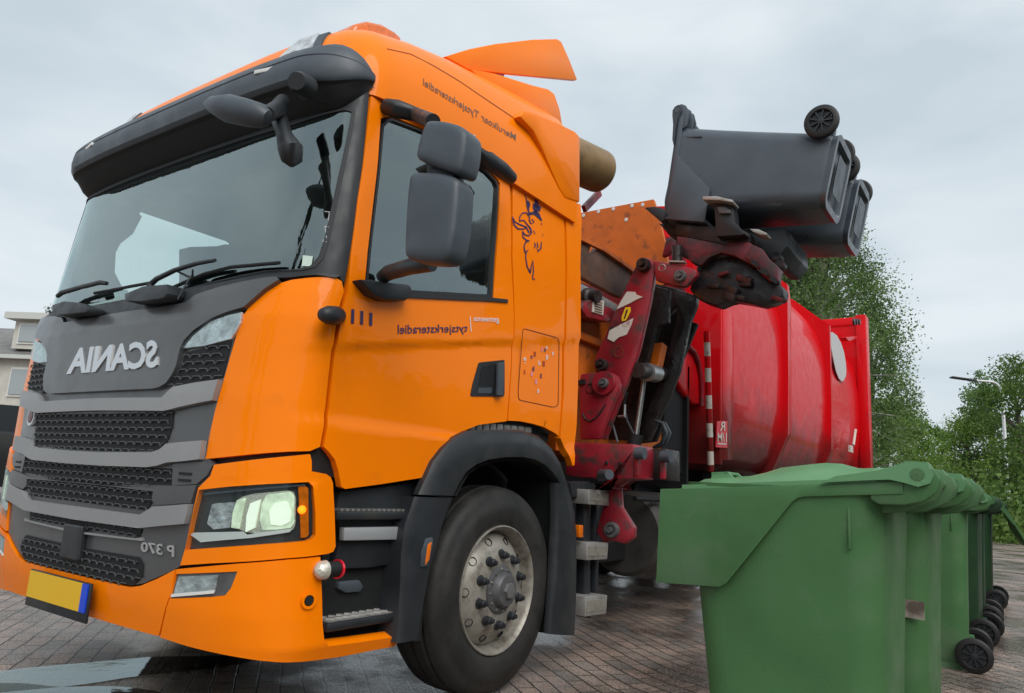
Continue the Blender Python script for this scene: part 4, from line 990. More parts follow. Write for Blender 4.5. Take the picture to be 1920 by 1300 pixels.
# far plates and dark casting of the arm
fa_ = plate('arm_far_plate', [(430,290),(520,310),(640,350),(632,400),(600,480),(575,600),(548,720),(505,830),(450,950),(400,1060),(330,1060),(400,900),(440,800),(480,690),(505,600),(545,450),(540,400),(460,480),(420,600),(400,690),(385,700),(360,690),(350,640),(385,480),(410,380)], 3.12, .07, DIRTY)
plate('arm_far_plate', [(595,470),(642,485),(560,680),(480,880),(390,1040),(345,1040),(440,850),(505,700),(560,580)], 3.24, .05, BLACK, fa_)
build('arm_backing', M().prism([PY(*A(*p), 3.36) for p in [(420,300),(600,380),(560,560),(500,800),(480,950),(440,1060),(200,1090),(240,900),(330,700)]], (0,.04,0)), BLACK, T)  # added black backdrop, darkens the gap between the arm plates
plate('arm_inner_web', [(350,640),(400,690),(385,800),(345,1060),(190,1050),(225,900),(290,770)], 3.02, .03, DIRTY)  # dark plate added as the shadow inside the arm
plate('arm_inner_wall', [(430,300),(505,320),(500,480),(440,500),(400,680),(340,680),(380,500),(415,370)], 2.85, .05, DIRTY)
build('cross_tube', M().tube([PY(*A(350,712), 2.62), PY(*A(480,735), 3.14)], .050, 20), DIRTY, T, ang=50)
build('cross_tube_collar', M().tube([PY(*A(395,722), 2.78), PY(*A(440,730), 2.96)], .062, 20), STEEL, T, ang=50)
build('brace', M().bar(PY(*A(465,590), 3.0), PY(*A(440,700), 2.95), .07, .06), HOP, T)
cyl = build('hydraulic_cylinder', M().tube([PY(*A(333,1085), 2.85), PY(*A(346,1025), 2.85)], .046, 18), BLACK, T, ang=50)
build('piston_rod', M().tube([PY(*A(346,1030), 2.85), PY(*A(385,745), 2.85)], .017, 14), STEEL, cyl, ang=60)
# lower red mount
lm = plate('arm_mount', [(0,1070),(60,1068),(330,1073),(335,1110),(332,1240),(250,1245),(180,1290),(215,1290),(195,1240),(60,1235),(0,1225)], 2.46, .30, REDM)
plate('mount_lower', [(205,1235),(320,1240),(262,1280),(268,1380),(300,1430),(330,1480),(330,1530),(290,1560),(230,1545),(190,1560),(150,1500),(190,1350)], 2.60, .06, REDM)
pin('mount_pin', (232,1492), 2.60, .048, HUB, .04)
for q in ((203,1165),(270,1168)): build('mount_bolt', M().lathe([(0,.012),(-.010,.012),(-.012,.001)], PY(*A(*q), 2.46), (0,1,0), 6), DIRTY, lm, flat=True)
plate('mount_block', [(380,1095),(485,1095),(488,1250),(380,1240)], 2.75, .25, DIRTY)
for q, y_ in (((362,1118),2.44), ((488,1134),2.70)):
    b_ = build('rubber_stop', M().tube([PY(*A(q[0]-20,q[1]), y_), PY(*A(q[0]+26,q[1]+2), y_)], .036, 18), DPLAST, T, ang=50)
    plate('stop_bracket', [(q[0]-28,q[1]+25),(q[0]-2,q[1]+25),(q[0]-4,q[1]+110),(q[0]-28,q[1]+110)], y_, .03, REDM, b_, .004)
build('grease_knob', M().tube([PY(*A(165,1240), 2.4), PY(*A(180,1225), 2.35), PY(*A(215,1222), 2.3)], [.018,.036,.03], 14), DPLAST, T, ang=50)
# hydraulic hoses
for k in range(5):
    pts = [(345,1075),(330,1020),(300,960),(285,880),(300,820)] if k == 0 else [(420+8*k,1090),(455+9*k,1070),(480+8*k,1020),(465+6*k,975),(430+4*k,960)]
    build('hydraulic_hose', M().tube([PY(*A(*q), 2.95+.03*k) for q in pts], .010, 8), BLACK if k % 2 else DPLAST, T, ang=60)
mb = M().tube([PY(*A(*q), 2.75) for q in ((225,960),(240,1010),(255,1065))], .008, 6); build('hydraulic_hose', mb, DPLAST, T)
build('hose_fitting', M().tube([PY(*A(288,940), 2.8), PY(*A(291,880), 2.8)], .008, 6).tube([PY(*A(258,940), 2.8), PY(*A(292,938), 2.8)], .010, 6), STEEL, T)
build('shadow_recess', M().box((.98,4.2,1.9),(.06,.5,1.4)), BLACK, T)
# elbow link
el = plate('elbow_link', [(425,182),(450,180),(500,190),(600,210),(640,225),(640,250),(600,290),(585,305),(540,303),(440,275)], 2.58, .05, REDM)
pin('elbow_pin', (565,257), 2.58, .038, HUB, .035, par=el)
build('link_hole', M().lathe([(-.002,.024),(-.004,.022),(.02,.020),(.02,.001)], PY(*A(472,214), 2.579), (0,1,0), 20), WHITEM, el)
plate('hook_plate', [(470,160),(490,70),(520,62),(545,80),(540,110),(500,150)], 3.5, .05, REDM)
build('elbow_bolt', M().tube([PY(*A(545,110), 2.6), PY(*A(545,190), 2.6)], [.035,.03], 12), DIRTY, T)
plate('elbow_shim', [(500,178),(578,180),(578,187),(500,184)], 2.56, .05, ALU, T, 0)
# gripper under the raised bins: traced from the enlarged view (5.417x, origin 1200,380)
def Gq(x, y): return (1200+x/5.417, 380+y/5.417)
def gpl(name, pts, y, th, ma, par=T, bevel=.006): return build(name, M().prism([PY(*Gq(*p), y) for p in pts], (0,th,0)), ma, par, bevel=bevel)
GRM = mat('grimy red', (.11,.014,.022), .5, var=.4, vscale=7, bump=.15, bscale=30, dirt=(.03,.018,.018), dirt_lo=.45, dirt_hi=.6, dscale=9)
gp = gpl('gripper_frame', [(370,340),(520,360),(860,430),(920,400),(1110,400),(1190,470),(1300,560),(1400,650),(1390,800),(1300,780),(1150,640),(960,540),(820,510),(700,560),(620,640),(510,600),(480,560),(390,520)], 2.64, .10, GRM)
gpl('gripper_rail', [(350,200),(560,230),(1000,250),(1130,330),(1120,400),(920,400),(910,440),(520,360),(380,330)], 2.66, .2, DIRTY, gp)
gpl('gripper_flange', [(1130,420),(1240,470),(1300,560),(1400,650),(1400,790),(1370,800),(1190,650),(1060,560)], 2.60, .05, GRM, gp)
for k in range(3):
    x, y = 1125+k*95, 590+k*85; gpl('flange_slot', [(x,y-25),(x+70,y+10),(x+75,y+70),(x+5,y+30)], 2.592, .006, BLACK, gp, 0)
hb_ = gpl('gripper_housing', [(560,700),(640,640),(760,560),(950,540),(1080,600),(1190,680),(1320,800),(1430,830),(1455,880),(1440,960),(1330,1010),(1230,1035),(1100,1010),(950,985),(880,1000),(780,1045),(660,1010),(560,960),(500,880),(530,780)], 2.70, .14, mat('oily black', (.010,.010,.011), .38, bump=.3, bscale=30, rvar=.2), gp, .012)
rg_ = random.Random(4)
for k in range(9):
    x_ = 620+rg_.uniform(0,780); y_ = 700+rg_.uniform(0,230)+.1*(x_-620)
    build('gripper_part', M().bar(PY(*Gq(x_, y_), 2.69), PY(*Gq(x_+rg_.uniform(60,150), y_+rg_.uniform(-50,60)), 2.66), .03, rg_.uniform(.02,.05)), DIRTY if k % 3 else GRM, gp, bevel=.004)
gpl('gripper_carriage', [(180,200),(350,250),(1000,260),(1130,300),(1480,250),(1500,440),(1400,560),(1300,560),(1150,430),(900,420),(520,370),(300,340)], 2.86, .55, BLACKP, gp, .01)
gpl('gripper_cheek', [(690,680),(860,600),(940,600),(900,630),(700,695)], 2.78, .02, REDM, gp, 0)
mb = M().tube([PY(*Gq(*q), 2.70) for q in ((600,690),(640,610),(740,550),(850,540),(940,520),(980,480))], .020, 10); build('gripper_hose', mb, BLACKP, gp, ang=60)
mb = M().tube([PY(*Gq(*q), 2.74) for q in ((620,740),(680,690),(760,700),(850,740),(920,760),(900,800),(860,820))], .009, 8); build('gripper_hose', mb, DPLAST, gp, ang=60)
mb = M().tube([PY(*Gq(*q), 2.76) for q in ((585,830),(640,800),(640,760))], .018, 8).tube([PY(*Gq(*q), 2.76) for q in ((700,700),(730,750),(800,715))], .018, 8); build('hose_clamp', mb, STEEL, gp)
build('gripper_bolt', M().lathe([(0,.030),(-.02,.028),(-.02,.012),(-.035,.001)], PY(*Gq(1010,505), 2.68), (0,1,0), 16), HUB, gp, ang=30)
gpl('clamp_pad', [(1110,265),(1200,270),(1290,310),(1280,330),(1220,325),(1150,300)], 2.62, .1, ALU, gp, .004)
for k, (x, y) in enumerate(((1400,560),(1430,640),(1390,700))): build('gripper_roller', M().lathe([(-.04,.001),(-.04,.028),(.04,.028),(.04,.001)], PY(*Gq(x, y), 2.9), (0,1,0), 14), DIRTY, gp)
gpl('clamp_claw', [(40,50),(150,40),(240,60),(300,130),(210,200),(180,170)], 2.62, .06, BLACKP, gp, .004)
gpl('clamp_arm', [(200,120),(560,150),(600,330),(420,360),(300,320),(230,260)], 2.75, .5, BLACKP, gp, .02)
# comb clamp against the bin's side
def Rq(x, y): return (1200+x/4.063, 170+y/4.063)
def rpl(name, pts, y, th, ma, par=T, bevel=.004): return build(name, M().prism([PY(*Rq(*p), y) for p in pts], (0,th,0)), ma, par, bevel=bevel)
cc_ = rpl('comb_clamp', [(560,840),(700,860),(715,940),(720,1000),(800,1090),(770,1100),(580,1110),(570,960)], 2.56, .10, BLACKP, gp)
rpl('clamp_shoe', [(475,805),(580,803),(705,832),(705,852),(600,835),(478,832)], 2.50, .12, ALU, gp)
rpl('clamp_latch', [(585,885),(650,885),(690,910),(690,935),(600,935)], 2.54, .04, HUB, cc_)
# ladder and steps behind the front wheel
def lp(name, pts, x, th, ma, par=T, bevel=.004): return build(name, M().prism([PX(*p, x) for p in pts], (-th,0,0)), ma, par, bevel=bevel)
ld = lp('ladder_rail', [(1095,905),(1104,905),(1108,1160),(1096,1158)], 1.17, .06, BLACKP)
lp('ladder_rail', [(1118,930),(1124,930),(1122,1135),(1116,1135)], 1.15, .04, BLACKP, ld)
lp('ladder_bracket', [(1070,905),(1112,903),(1118,912),(1110,935),(1072,932)], 1.16, .12, BLACKP, ld)
for q in ([(1104,918),(1143,920),(1142,949),(1104,946)], [(1101,1017),(1141,1018),(1139,1049),(1100,1051)], [(1098,1119),(1139,1116),(1137,1151),(1097,1157)]):
    r_ = lp('ladder_step', q, 1.24, .14, ALU, ld, .005)
    q2 = [(q[0][0]+3,q[0][1]+8),(q[1][0]-3,q[1][1]+7),(q[2][0]-3,q[2][1]-7),(q[3][0]+3,q[3][1]-8)]
    lp('step_inset', q2, 1.243, .005, RIM, r_, 0)
lp('side_marker', [(1086,985),(1094,985),(1094,1008),(1086,1008)], 1.22, .03, AMBER)
build('work_pipe', M().tube([PX(1190,935,1.05), PX(1245,938,1.05)], .02, 8), BLACK, T)
# ================================================================ WHEELIE BINS
def make_bin(name, label, mb_, ml, loc, rot, group, sticker=False, open_lid=False):
    t = thing(name, label, 'wheelie bin', loc, rot, group)
    # body: rounded tapering shell; x = depth (front -, hinge +), y = width
    def ring(z, xf, xb, hw, r=.085, n=7):
        out = []
        for cx, cy, a0 in ((xb-r, hw-r, 0), (xf+r, hw-r, 90), (xf+r, -hw+r, 180), (xb-r, -hw+r, 270)):
            for k in range(n+1):
                a = R(a0+90*k/n); out.append(Vector((cx+r*math.cos(a), cy+r*math.sin(a), z)))
        return out
    zs = [(.035,-.225,.205,.205),(.06,-.235,.212,.212),(.25,-.25,.220,.225),(.5,-.27,.228,.243),(.75,-.292,.238,.262),(.93,-.31,.248,.276),(.985,-.315,.25,.281)]
    rows = [ring(*q) for q in zs]; mb = M().grid(rows, closed=True)
    n = len(rows[0]); mb.f.append(tuple(range(n))[::-1])
    b = build('body', mb, mb_, t, ang=50)
    # base frame with recess
    base = M().grid([ring(.035,-.225,.205,.205), ring(.0,-.23,.21,.21), ring(.0,-.19,.17,.17,.02), ring(.03,-.18,.16,.16,.02)], closed=True); base.f.append(tuple(3*n+i for i in range(n)))
    build('base', base, mb_, b, ang=40)
    build('base_recess', M().grid([ring(-.002,-.12,.11,.10,.02), ring(.004,-.115,.105,.095,.02)], closed=True).add(ring(-.003,-.12,.11,.10,.02), [tuple(range(n))]), ml, b)
    # rim band all round, deep cheeks and skirt at the front
    def rz(x): return .955+(x+.38)*.082
    for s_ in (1, -1):
        y0 = s_*.288
        pf = [(-.385,.675),(-.375,.957),(-.35,.962),(.05,rz(.05)),(.30,1.012),(.33,1.03),(.40,1.045),(.405,1.0),(.38,.955),(.33,.925),(.27,.940),(.04,.935),(.02,.925),(-.185,.685),(-.2,.68)]
        pf = [(-.385,.675),(-.377,.957),(.05,.989),(.30,1.012),(.30,.978),(.05,.957),(.035,.952),(.02,.94),(-.165,.70),(-.185,.686)]
        pr = M().prism([(x, y0, z) for x, z in pf], (0, -s_*.012, 0)); build('rim_cheek', pr, mb_, t, bevel=.003)
    pr = M().prism([(-.385,-.268,.675),(-.377,-.268,.957),(-.355,-.268,.958),(-.363,-.268,.675)], (0,.536,0)); build('front_skirt', pr, mb_, t, bevel=.004)
    rimtop = M().grid([[Vector((x, s_*.28, rz(x)-.004)) for x in (-.375, .0, .3)] for s_ in (-1, 1)]) if False else None
    mb = M(); 
    for s_ in (1, -1): mb.prism([(-.37, s_*.285, .957),(.28, s_*.285, 1.008),(.28, s_*.285, .99),(-.37, s_*.285,.94)], (0,-s_*.04,0))
    mb.box((.262,0,.985),(.03,.54,.04)); mb.box((-.33,0,.94),(.05,.54,.03)); build('rim', mb, mb_, t)
    # handle brackets and hinge
    for y in (-.225, -.17, .17, .225):
        hn = M().prism([(.23,y-.006,1.0),(.27,y-.006,1.045),(.33,y-.006,1.062),(.375,y-.006,1.045),(.385,y-.006,1.01),(.36,y-.006,.965),(.30,y-.006,.935),(.24,y-.006,.925)], (0,.012,0)); build('hinge_bracket', hn, mb_, t, bevel=.003)
    build('handle_bar', M().tube([(.345,-.25,1.02),(.345,.25,1.02)], .016, 14), mb_, t, ang=60)
    for y in (-.292, .292): build('hinge_pin', M().lathe([(0,.024),(.012,.024),(.014,.017),(.019,.016),(.020,.001)], (.335, y-.01*(1 if y > 0 else -1), 1.03), (0, 1 if y > 0 else -1, 0), 20), mb_, t, ang=30)
    for s_ in (1, -1):
        ck = M().prism([(.22,s_*.284,.99),(.26,s_*.284,1.04),(.30,s_*.284,1.060),(.345,s_*.284,1.060),(.372,s_*.284,1.045),(.386,s_*.284,1.02),(.374,s_*.284,.985),(.345,s_*.284,.962),(.30,s_*.284,.950),(.24,s_*.284,.948),(.22,s_*.284,.96)], (0,-s_*.018,0)); build('hinge_cheek', ck, mb_, t, bevel=.006)
    # lid: domed sheet with raised centre, side lip and front grab
    def lidpt(i, j):
        x = -.300+i*(.60/14); y = -.272+j*(.544/10)
        ex = min(1, min(i, 14-i)/1.2); ey = min(1, min(j, 10-j)/1.0)
        z = rz(x)+.022+.010*min(ex, ey)
        k = sm((x+.14)/.10)*sm((.20-x)/.10)*sm((.215-abs(y))/.03)
        z += .024*k+.010*sm((x+.1)/.2)*sm((.272-abs(y))/.05)
        if min(i, 14-i) == 0 or min(j, 10-j) == 0: z = rz(x)+.004
        return Vector((x, y, z))
    rows = [[lidpt(i, j) for j in range(11)] for i in range(15)]
    lm_ = M().grid(rows)
    lip = [rows[i][0] for i in range(15)]+rows[14][1:]+[rows[i][10] for i in range(13, -1, -1)]+rows[0][::-1][1:-1]
    lm_.grid([[p+Vector((.008*(1 if p.x > 0 else -1)*(abs(p.x) > .3), .008*(1 if p.y > 0 else -1)*(abs(p.y) > .26), -.004)) for p in lip], [p+Vector((.008*(1 if p.x > 0 else -1)*(abs(p.x) > .3), .008*(1 if p.y > 0 else -1)*(abs(p.y) > .26), .008)) for p in lip], lip], closed=True)
    for y in (-.16, .13):
        for dy in (-.045, .045): lm_.prism([(-.245,y+dy,rz(-.24)+.022),(-.24,y+dy,rz(-.24)+.050),(-.19,y+dy,rz(-.19)+.050),(-.165,y+dy,rz(-.165)+.024)], (0,.010,0))
        lm_.prism([(-.242,y-.045,rz(-.24)+.043),(-.242,y-.045,rz(-.24)+.051),(-.19,y-.045,rz(-.19)+.051),(-.19,y-.045,rz(-.19)+.043)], (0,.10,0))
    for s_ in (1, -1): lm_.prism([(.10,s_*.299,rz(.10)+.004),(.14,s_*.299,rz(.14)+.020),(.24,s_*.299,1.036),(.30,s_*.299,1.056),(.335,s_*.299,1.063),(.360,s_*.299,1.052),(.372,s_*.299,1.030),(.362,s_*.299,1.008),(.335,s_*.299,.998),(.308,s_*.299,1.006),(.27,s_*.299,1.014),(.20,s_*.299,1.008)], (0,-s_*.014,0))
    for y in (-.2, .2): lm_.prism([(.24,y-.02,1.02),(.30,y-.02,1.068),(.35,y-.02,1.066),(.37,y-.02,1.04),(.33,y-.02,1.0)], (0,.04,0))
    if open_lid:
        Mx = Matrix.Translation((.335,0,1.03)) @ Matrix.Rotation(R(-112 if False else 248), 4, 'Y') @ Matrix.Translation((-.335,0,-1.03))
        lm_.v = [Mx @ v for v in lm_.v]
    l = build('lid', lm_, ml, t, ang=38)
    # axle and wheels
    build('axle', M().tube([(.225,-.26,.10),(.225,.26,.10)], .012, 10), BLACK, t)
    for s_ in (1, -1):
        build('axle_housing', M().box((.20,s_*.15,.10),(.09,.05,.13)), mb_, b, bevel=.01)
        o_ = Vector((.245, s_*.225, .10)); ax = Vector((0, s_, 0))
        wl = build('wheel', M().lathe([(0,.066),(0,.090),(.006,.098),(.022,.100),(.038,.098),(.044,.090),(.046,.070),(.040,.066),(.034,.062)], o_, ax, 40), TYRE2, t, ang=35)
        hbm = M().lathe([(.030,.062),(.030,.001)], o_, ax, 24); hbm.lathe([(.028,.020),(.046,.018),(.048,.001)], o_, ax, 16)
        e1 = Vector((1,0,0)); e2 = Vector((0,0,1))
        for k in range(9):
            a = 2*math.pi*k/9; d = e1*math.cos(a)+e2*math.sin(a); hbm.bar(o_+ax*.038+d*.015, o_+ax*.036+d*.064, .009, .012, ax)
        build('wheel_hub', hbm, BLACKP, wl)
    if sticker:
        s0 = build('label_strip', M().box((.155,-.2525,.615),(.15,.004,.058), Matrix.Rotation(R(3.9),3,'X') @ Matrix.Rotation(R(2),3,'Y')), mat('worn sticker', (.48,.42,.37), .5, dirt=(.16,.12,.10), dirt_lo=.42, dirt_hi=.6, dscale=14), b)
        mk = M()
        for a_, b_ in (((.15,.632),(.17,.612)),((.17,.612),(.13,.610)),((.15,.632),(.145,.61)),((.165,.622),(.16,.592))):
            mk.bar((a_[0],-.2600,a_[1]), (b_[0],-.2600,b_[1]), .003, .005)
        build('label_mark', mk, WHITE, s0)
    # moulded drip notch on the sides near the hinge
    for s_ in (1, -1): build('side_rib', M().box((.165,s_*.272,.88),(.007,.012,.11)), mb_, b, bevel=.002)
    return t
TYRE2 = mat('bin wheel rubber', (.008,.008,.008), .55, bump=.05, var=.2)
GZ = .08
grp = 'green wheelie bins in a row on the paving'
XB = 2.835
g1 = make_bin('wheelie_bin', 'large green wheelie bin nearest the camera, its whole side in view', GREEN, GLID, (XB, .55+.288, GZ), (0,0,R(-.5)), grp)
g2 = make_bin('wheelie_bin', 'green wheelie bin second from the camera, with a worn pale label strip', GREEN, GLID, (XB+.04, 1.21+.288, GZ), (0,0,R(-1.5)), grp, sticker=True)
dup(g1, (XB+.005, 3.72+.288, GZ), (0,0,R(2)), 'third green wheelie bin in the row, its black wheel in full view', grp)
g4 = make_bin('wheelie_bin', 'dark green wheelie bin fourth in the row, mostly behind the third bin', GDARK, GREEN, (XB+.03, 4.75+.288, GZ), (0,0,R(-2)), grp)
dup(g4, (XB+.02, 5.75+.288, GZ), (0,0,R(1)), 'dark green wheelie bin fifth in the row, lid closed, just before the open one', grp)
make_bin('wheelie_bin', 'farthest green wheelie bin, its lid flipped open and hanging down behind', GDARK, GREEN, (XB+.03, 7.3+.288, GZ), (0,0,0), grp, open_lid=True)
rb = (0, R(-78), 0); grp2 = 'black wheelie bins lifted by the truck arm'
k1 = make_bin('wheelie_bin', 'black wheelie bin lifted sideways in the air, nearer of the two on the arm', BINB, LID2, (2.577, 2.62+.288, 2.979), rb, grp2)
k1.scale = (1.05, 1, 1.0)
dup(k1, (2.577, 3.29+.288, 2.962), rb, 'black wheelie bin lifted sideways in the air, the farther one behind the nearer', grp2)
# ================================================================ GROUND
def gz(x, y): return .08*sm((x-1.45)/.9)
xs = [-400,-150,-60,-30,-15,-8,-4,-2,0,1,1.45]+[1.45+.1*i for i in range(1,10)]+[2.6,4,8,15,30,60,150,400]
ys = [-400,-100,-30,-10,-4,0,4,10,30,60,120,300,900]
gm = bpy.data.materials.new('wet clay pavers'); gm.use_nodes = True; t = gm.node_tree; b = t.nodes['Principled BSDF']
tc = N(t, 'ShaderNodeTexCoord'); mp = N(t, 'ShaderNodeMapping'); mp.inputs['Rotation'].default_value = (0,0,R(38)); t.links.new(tc.outputs['Object'], mp.inputs[0])
wob = N(t, 'ShaderNodeTexNoise'); wob.inputs['Scale'].default_value = 3.5; wob.inputs['Detail'].default_value = 2; t.links.new(tc.outputs['Object'], wob.inputs[0])
wv = N(t, 'ShaderNodeVectorMath', operation='MULTIPLY_ADD'); wv.inputs[1].default_value = (.035,.035,0); t.links.new(wob.outputs['Color'], wv.inputs[0]); t.links.new(mp.outputs[0], wv.inputs[2])
br = N(t, 'ShaderNodeTexBrick'); br.inputs['Scale'].default_value = 1; br.inputs['Brick Width'].default_value = .21; br.inputs['Row Height'].default_value = .105; br.inputs['Mortar Size'].default_value = .006; br.inputs['Mortar Smooth'].default_value = .25
br.inputs['Color1'].default_value = (.27,.21,.18,1); br.inputs['Color2'].default_value = (.17,.155,.145,1); br.inputs['Mortar'].default_value = (.022,.020,.017,1); br.inputs['Bias'].default_value = 0
t.links.new(wv.outputs[0], br.inputs[0])
n1 = N(t, 'ShaderNodeTexNoise'); n1.inputs['Scale'].default_value = .5; n1.inputs['Detail'].default_value = 6; t.links.new(tc.outputs['Object'], n1.inputs[0])
n2 = N(t, 'ShaderNodeTexNoise'); n2.inputs['Scale'].default_value = 90; n2.inputs['Detail'].default_value = 3; t.links.new(tc.outputs['Object'], n2.inputs[0])
r2 = N(t, 'ShaderNodeValToRGB'); r2.color_ramp.elements[0].position = .35; r2.color_ramp.elements[0].color = (.45,.45,.45,1); r2.color_ramp.elements[1].position = .7; r2.color_ramp.elements[1].color = (2.3,2.1,1.95,1)
t.links.new(n2.outputs[0], r2.inputs[0])
mu = N(t, 'ShaderNodeMix', data_type='RGBA', blend_type='MULTIPLY'); mu.inputs[0].default_value = 1; t.links.new(br.outputs[0], mu.inputs[6]); t.links.new(r2.outputs[0], mu.inputs[7])
r3 = N(t, 'ShaderNodeMapRange'); r3.inputs[1].default_value = .35; r3.inputs[2].default_value = .65; r3.inputs[3].default_value = .7; r3.inputs[4].default_value = 1.35; t.links.new(n1.outputs[0], r3.inputs[0])
cmb = N(t, 'ShaderNodeCombineColor'); [t.links.new(r3.outputs[0], cmb.inputs[i]) for i in range(3)]
mu2 = N(t, 'ShaderNodeMix', data_type='RGBA', blend_type='MULTIPLY'); mu2.inputs[0].default_value = 1; t.links.new(mu.outputs[2], mu2.inputs[6]); t.links.new(cmb.outputs[0], mu2.inputs[7])
n3 = N(t, 'ShaderNodeTexNoise'); n3.inputs['Scale'].default_value = 1.3; n3.inputs['Detail'].default_value = 7; n3.inputs['Roughness'].default_value = .6; t.links.new(tc.outputs['Object'], n3.inputs[0])
rr = N(t, 'ShaderNodeMapRange'); rr.inputs[1].default_value = .42; rr.inputs[2].default_value = .56; rr.inputs[3].default_value = .13; rr.inputs[4].default_value = .50; t.links.new(n3.outputs[0], rr.inputs[0]); t.links.new(rr.outputs[0], b.inputs['Roughness'])
wd = N(t, 'ShaderNodeMapRange'); wd.inputs[1].default_value = .40; wd.inputs[2].default_value = .60; wd.inputs[3].default_value = .58; wd.inputs[4].default_value = 1.1; t.links.new(n3.outputs[0], wd.inputs[0])
cw_ = N(t, 'ShaderNodeCombineColor'); [t.links.new(wd.outputs[0], cw_.inputs[i]) for i in range(3)]
mu3 = N(t, 'ShaderNodeMix', data_type='RGBA', blend_type='MULTIPLY'); mu3.inputs[0].default_value = 1; t.links.new(mu2.outputs[2], mu3.inputs[6]); t.links.new(cw_.outputs[0], mu3.inputs[7])
ms_ = N(t, 'ShaderNodeTexNoise'); ms_.inputs['Scale'].default_value = 2.2; ms_.inputs['Detail'].default_value = 8; ms_.inputs['Roughness'].default_value = .7; t.links.new(tc.outputs['Object'], ms_.inputs[0])
mr_ = N(t, 'ShaderNodeMapRange'); mr_.inputs[1].default_value = .58; mr_.inputs[2].default_value = .72; mr_.inputs[4].default_value = .55; t.links.new(ms_.outputs[0], mr_.inputs[0])
mu4 = N(t, 'ShaderNodeMix', data_type='RGBA'); mu4.inputs[7].default_value = (.055,.065,.03,1); t.links.new(mr_.outputs[0], mu4.inputs[0]); t.links.new(mu3.outputs[2], mu4.inputs[6]); t.links.new(mu4.outputs[2], b.inputs['Base Color'])
ad = N(t, 'ShaderNodeMath', operation='MULTIPLY_ADD'); ad.inputs[1].default_value = -1.0; t.links.new(br.outputs['Fac'], ad.inputs[0]); 
n4 = N(t, 'ShaderNodeMath', operation='MULTIPLY'); n4.inputs[1].default_value = .6; t.links.new(n2.outputs[0], n4.inputs[0]); t.links.new(n4.outputs[0], ad.inputs[2])
bp = N(t, 'ShaderNodeBump'); bp.inputs['Strength'].default_value = .7; bp.inputs['Distance'].default_value = .006; t.links.new(ad.outputs[0], bp.inputs['Height']); t.links.new(bp.outputs[0], b.inputs['Normal'])
g = build('ground', M().grid([[Vector((x, y, gz(x, y))) for x in xs] for y in ys]), gm, fix=False); struct(g)
if g.data.polygons[0].normal.z < 0: g.data.flip_normals()
# puddle: a thin irregular sheet of water in the low spot before the bumper
pm = bpy.data.materials.new('puddle water'); pm.use_nodes = True; t = pm.node_tree; b = t.nodes['Principled BSDF']
b.inputs['Base Color'].default_value = (.03,.03,.03,1); b.inputs['Roughness'].default_value = .03; b.inputs['IOR'].default_value = 1.33; b.inputs['Specular IOR Level'].default_value = .42
tc = N(t, 'ShaderNodeTexCoord'); nz = N(t, 'ShaderNodeTexNoise'); nz.inputs['Scale'].default_value = 5; t.links.new(tc.outputs['Object'], nz.inputs[0]); bp = N(t, 'ShaderNodeBump'); bp.inputs['Strength'].default_value = .10; bp.inputs['Distance'].default_value = .02; t.links.new(nz.outputs[0], bp.inputs['Height']); t.links.new(bp.outputs[0], b.inputs['Normal'])
PUD = glass('puddle film', (.42,.40,.38), 1.42, .03, base=.06)
def blob(cx, cy, rx, ry, rot, seed, n=72):
    rnd_ = random.Random(seed); ph = [rnd_.uniform(0, 6.28) for _ in range(7)]; out = []
    for k in range(n):
        a = 2*math.pi*k/n; r = 1+sum(.13/(i*1.1+.7)*math.sin((i+2)*a+ph[i]) for i in range(7))
        x = rx*r*math.cos(a); y = ry*r*math.sin(a); out.append((cx+x*math.cos(rot)-y*math.sin(rot), cy+x*math.sin(rot)+y*math.cos(rot)))
    return out
for k, (c_, rx, ry, ro, sd_) in enumerate(((PZ(120,1268,0), .75, .24, R(75), 3), (PZ(20,1320,0), .55, .35, R(40), 8))):
    ol = blob(c_.x, c_.y, rx, ry, ro, sd_)
    o = build('puddle', M().add([(x, y, .004) for x, y in ol], [tuple(range(len(ol)))]), PUD, flat=True, fix=False); struct(o)
    if o.data.polygons[0].normal.z < 0: o.data.flip_normals()
# ================================================================ TREES
def leafmat(name, c1, c2):
    m = bpy.data.materials.new(name); m.use_nodes = True; t = m.node_tree; b = t.nodes['Principled BSDF']; b.inputs['Roughness'].default_value = .6; b.inputs['Specular IOR Level'].default_value = .2
    gi = N(t, 'ShaderNodeNewGeometry'); rp = N(t, 'ShaderNodeValToRGB'); rp.color_ramp.elements[0].color = (*c1,1); rp.color_ramp.elements[1].color = (*c2,1)
    tc = N(t, 'ShaderNodeTexCoord'); nz = N(t, 'ShaderNodeTexNoise'); nz.inputs['Scale'].default_value = 1.1; nz.inputs['Detail'].default_value = 2; t.links.new(tc.outputs['Object'], nz.inputs[0])
    mr = N(t, 'ShaderNodeMapRange'); mr.inputs[1].default_value = .35; mr.inputs[2].default_value = .65; mr.inputs[4].default_value = .7; t.links.new(nz.outputs[0], mr.inputs[0])
    ma2 = N(t, 'ShaderNodeMath', operation='MULTIPLY_ADD'); ma2.inputs[1].default_value = .3; t.links.new(gi.outputs['Random Per Island'], ma2.inputs[0]); t.links.new(mr.outputs[0], ma2.inputs[2])
    t.links.new(ma2.outputs[0], rp.inputs[0]); t.links.new(rp.outputs[0], b.inputs['Base Color'])
    o = t.nodes['Material Output']; tl = N(t, 'ShaderNodeBsdfTranslucent'); t.links.new(rp.outputs[0], tl.inputs[0]); ms = N(t, 'ShaderNodeMixShader'); ms.inputs[0].default_value = .38
    t.links.new(b.outputs[0], ms.inputs[1]); t.links.new(tl.outputs[0], ms.inputs[2]); t.links.new(ms.outputs[0], o.inputs[0]); return m
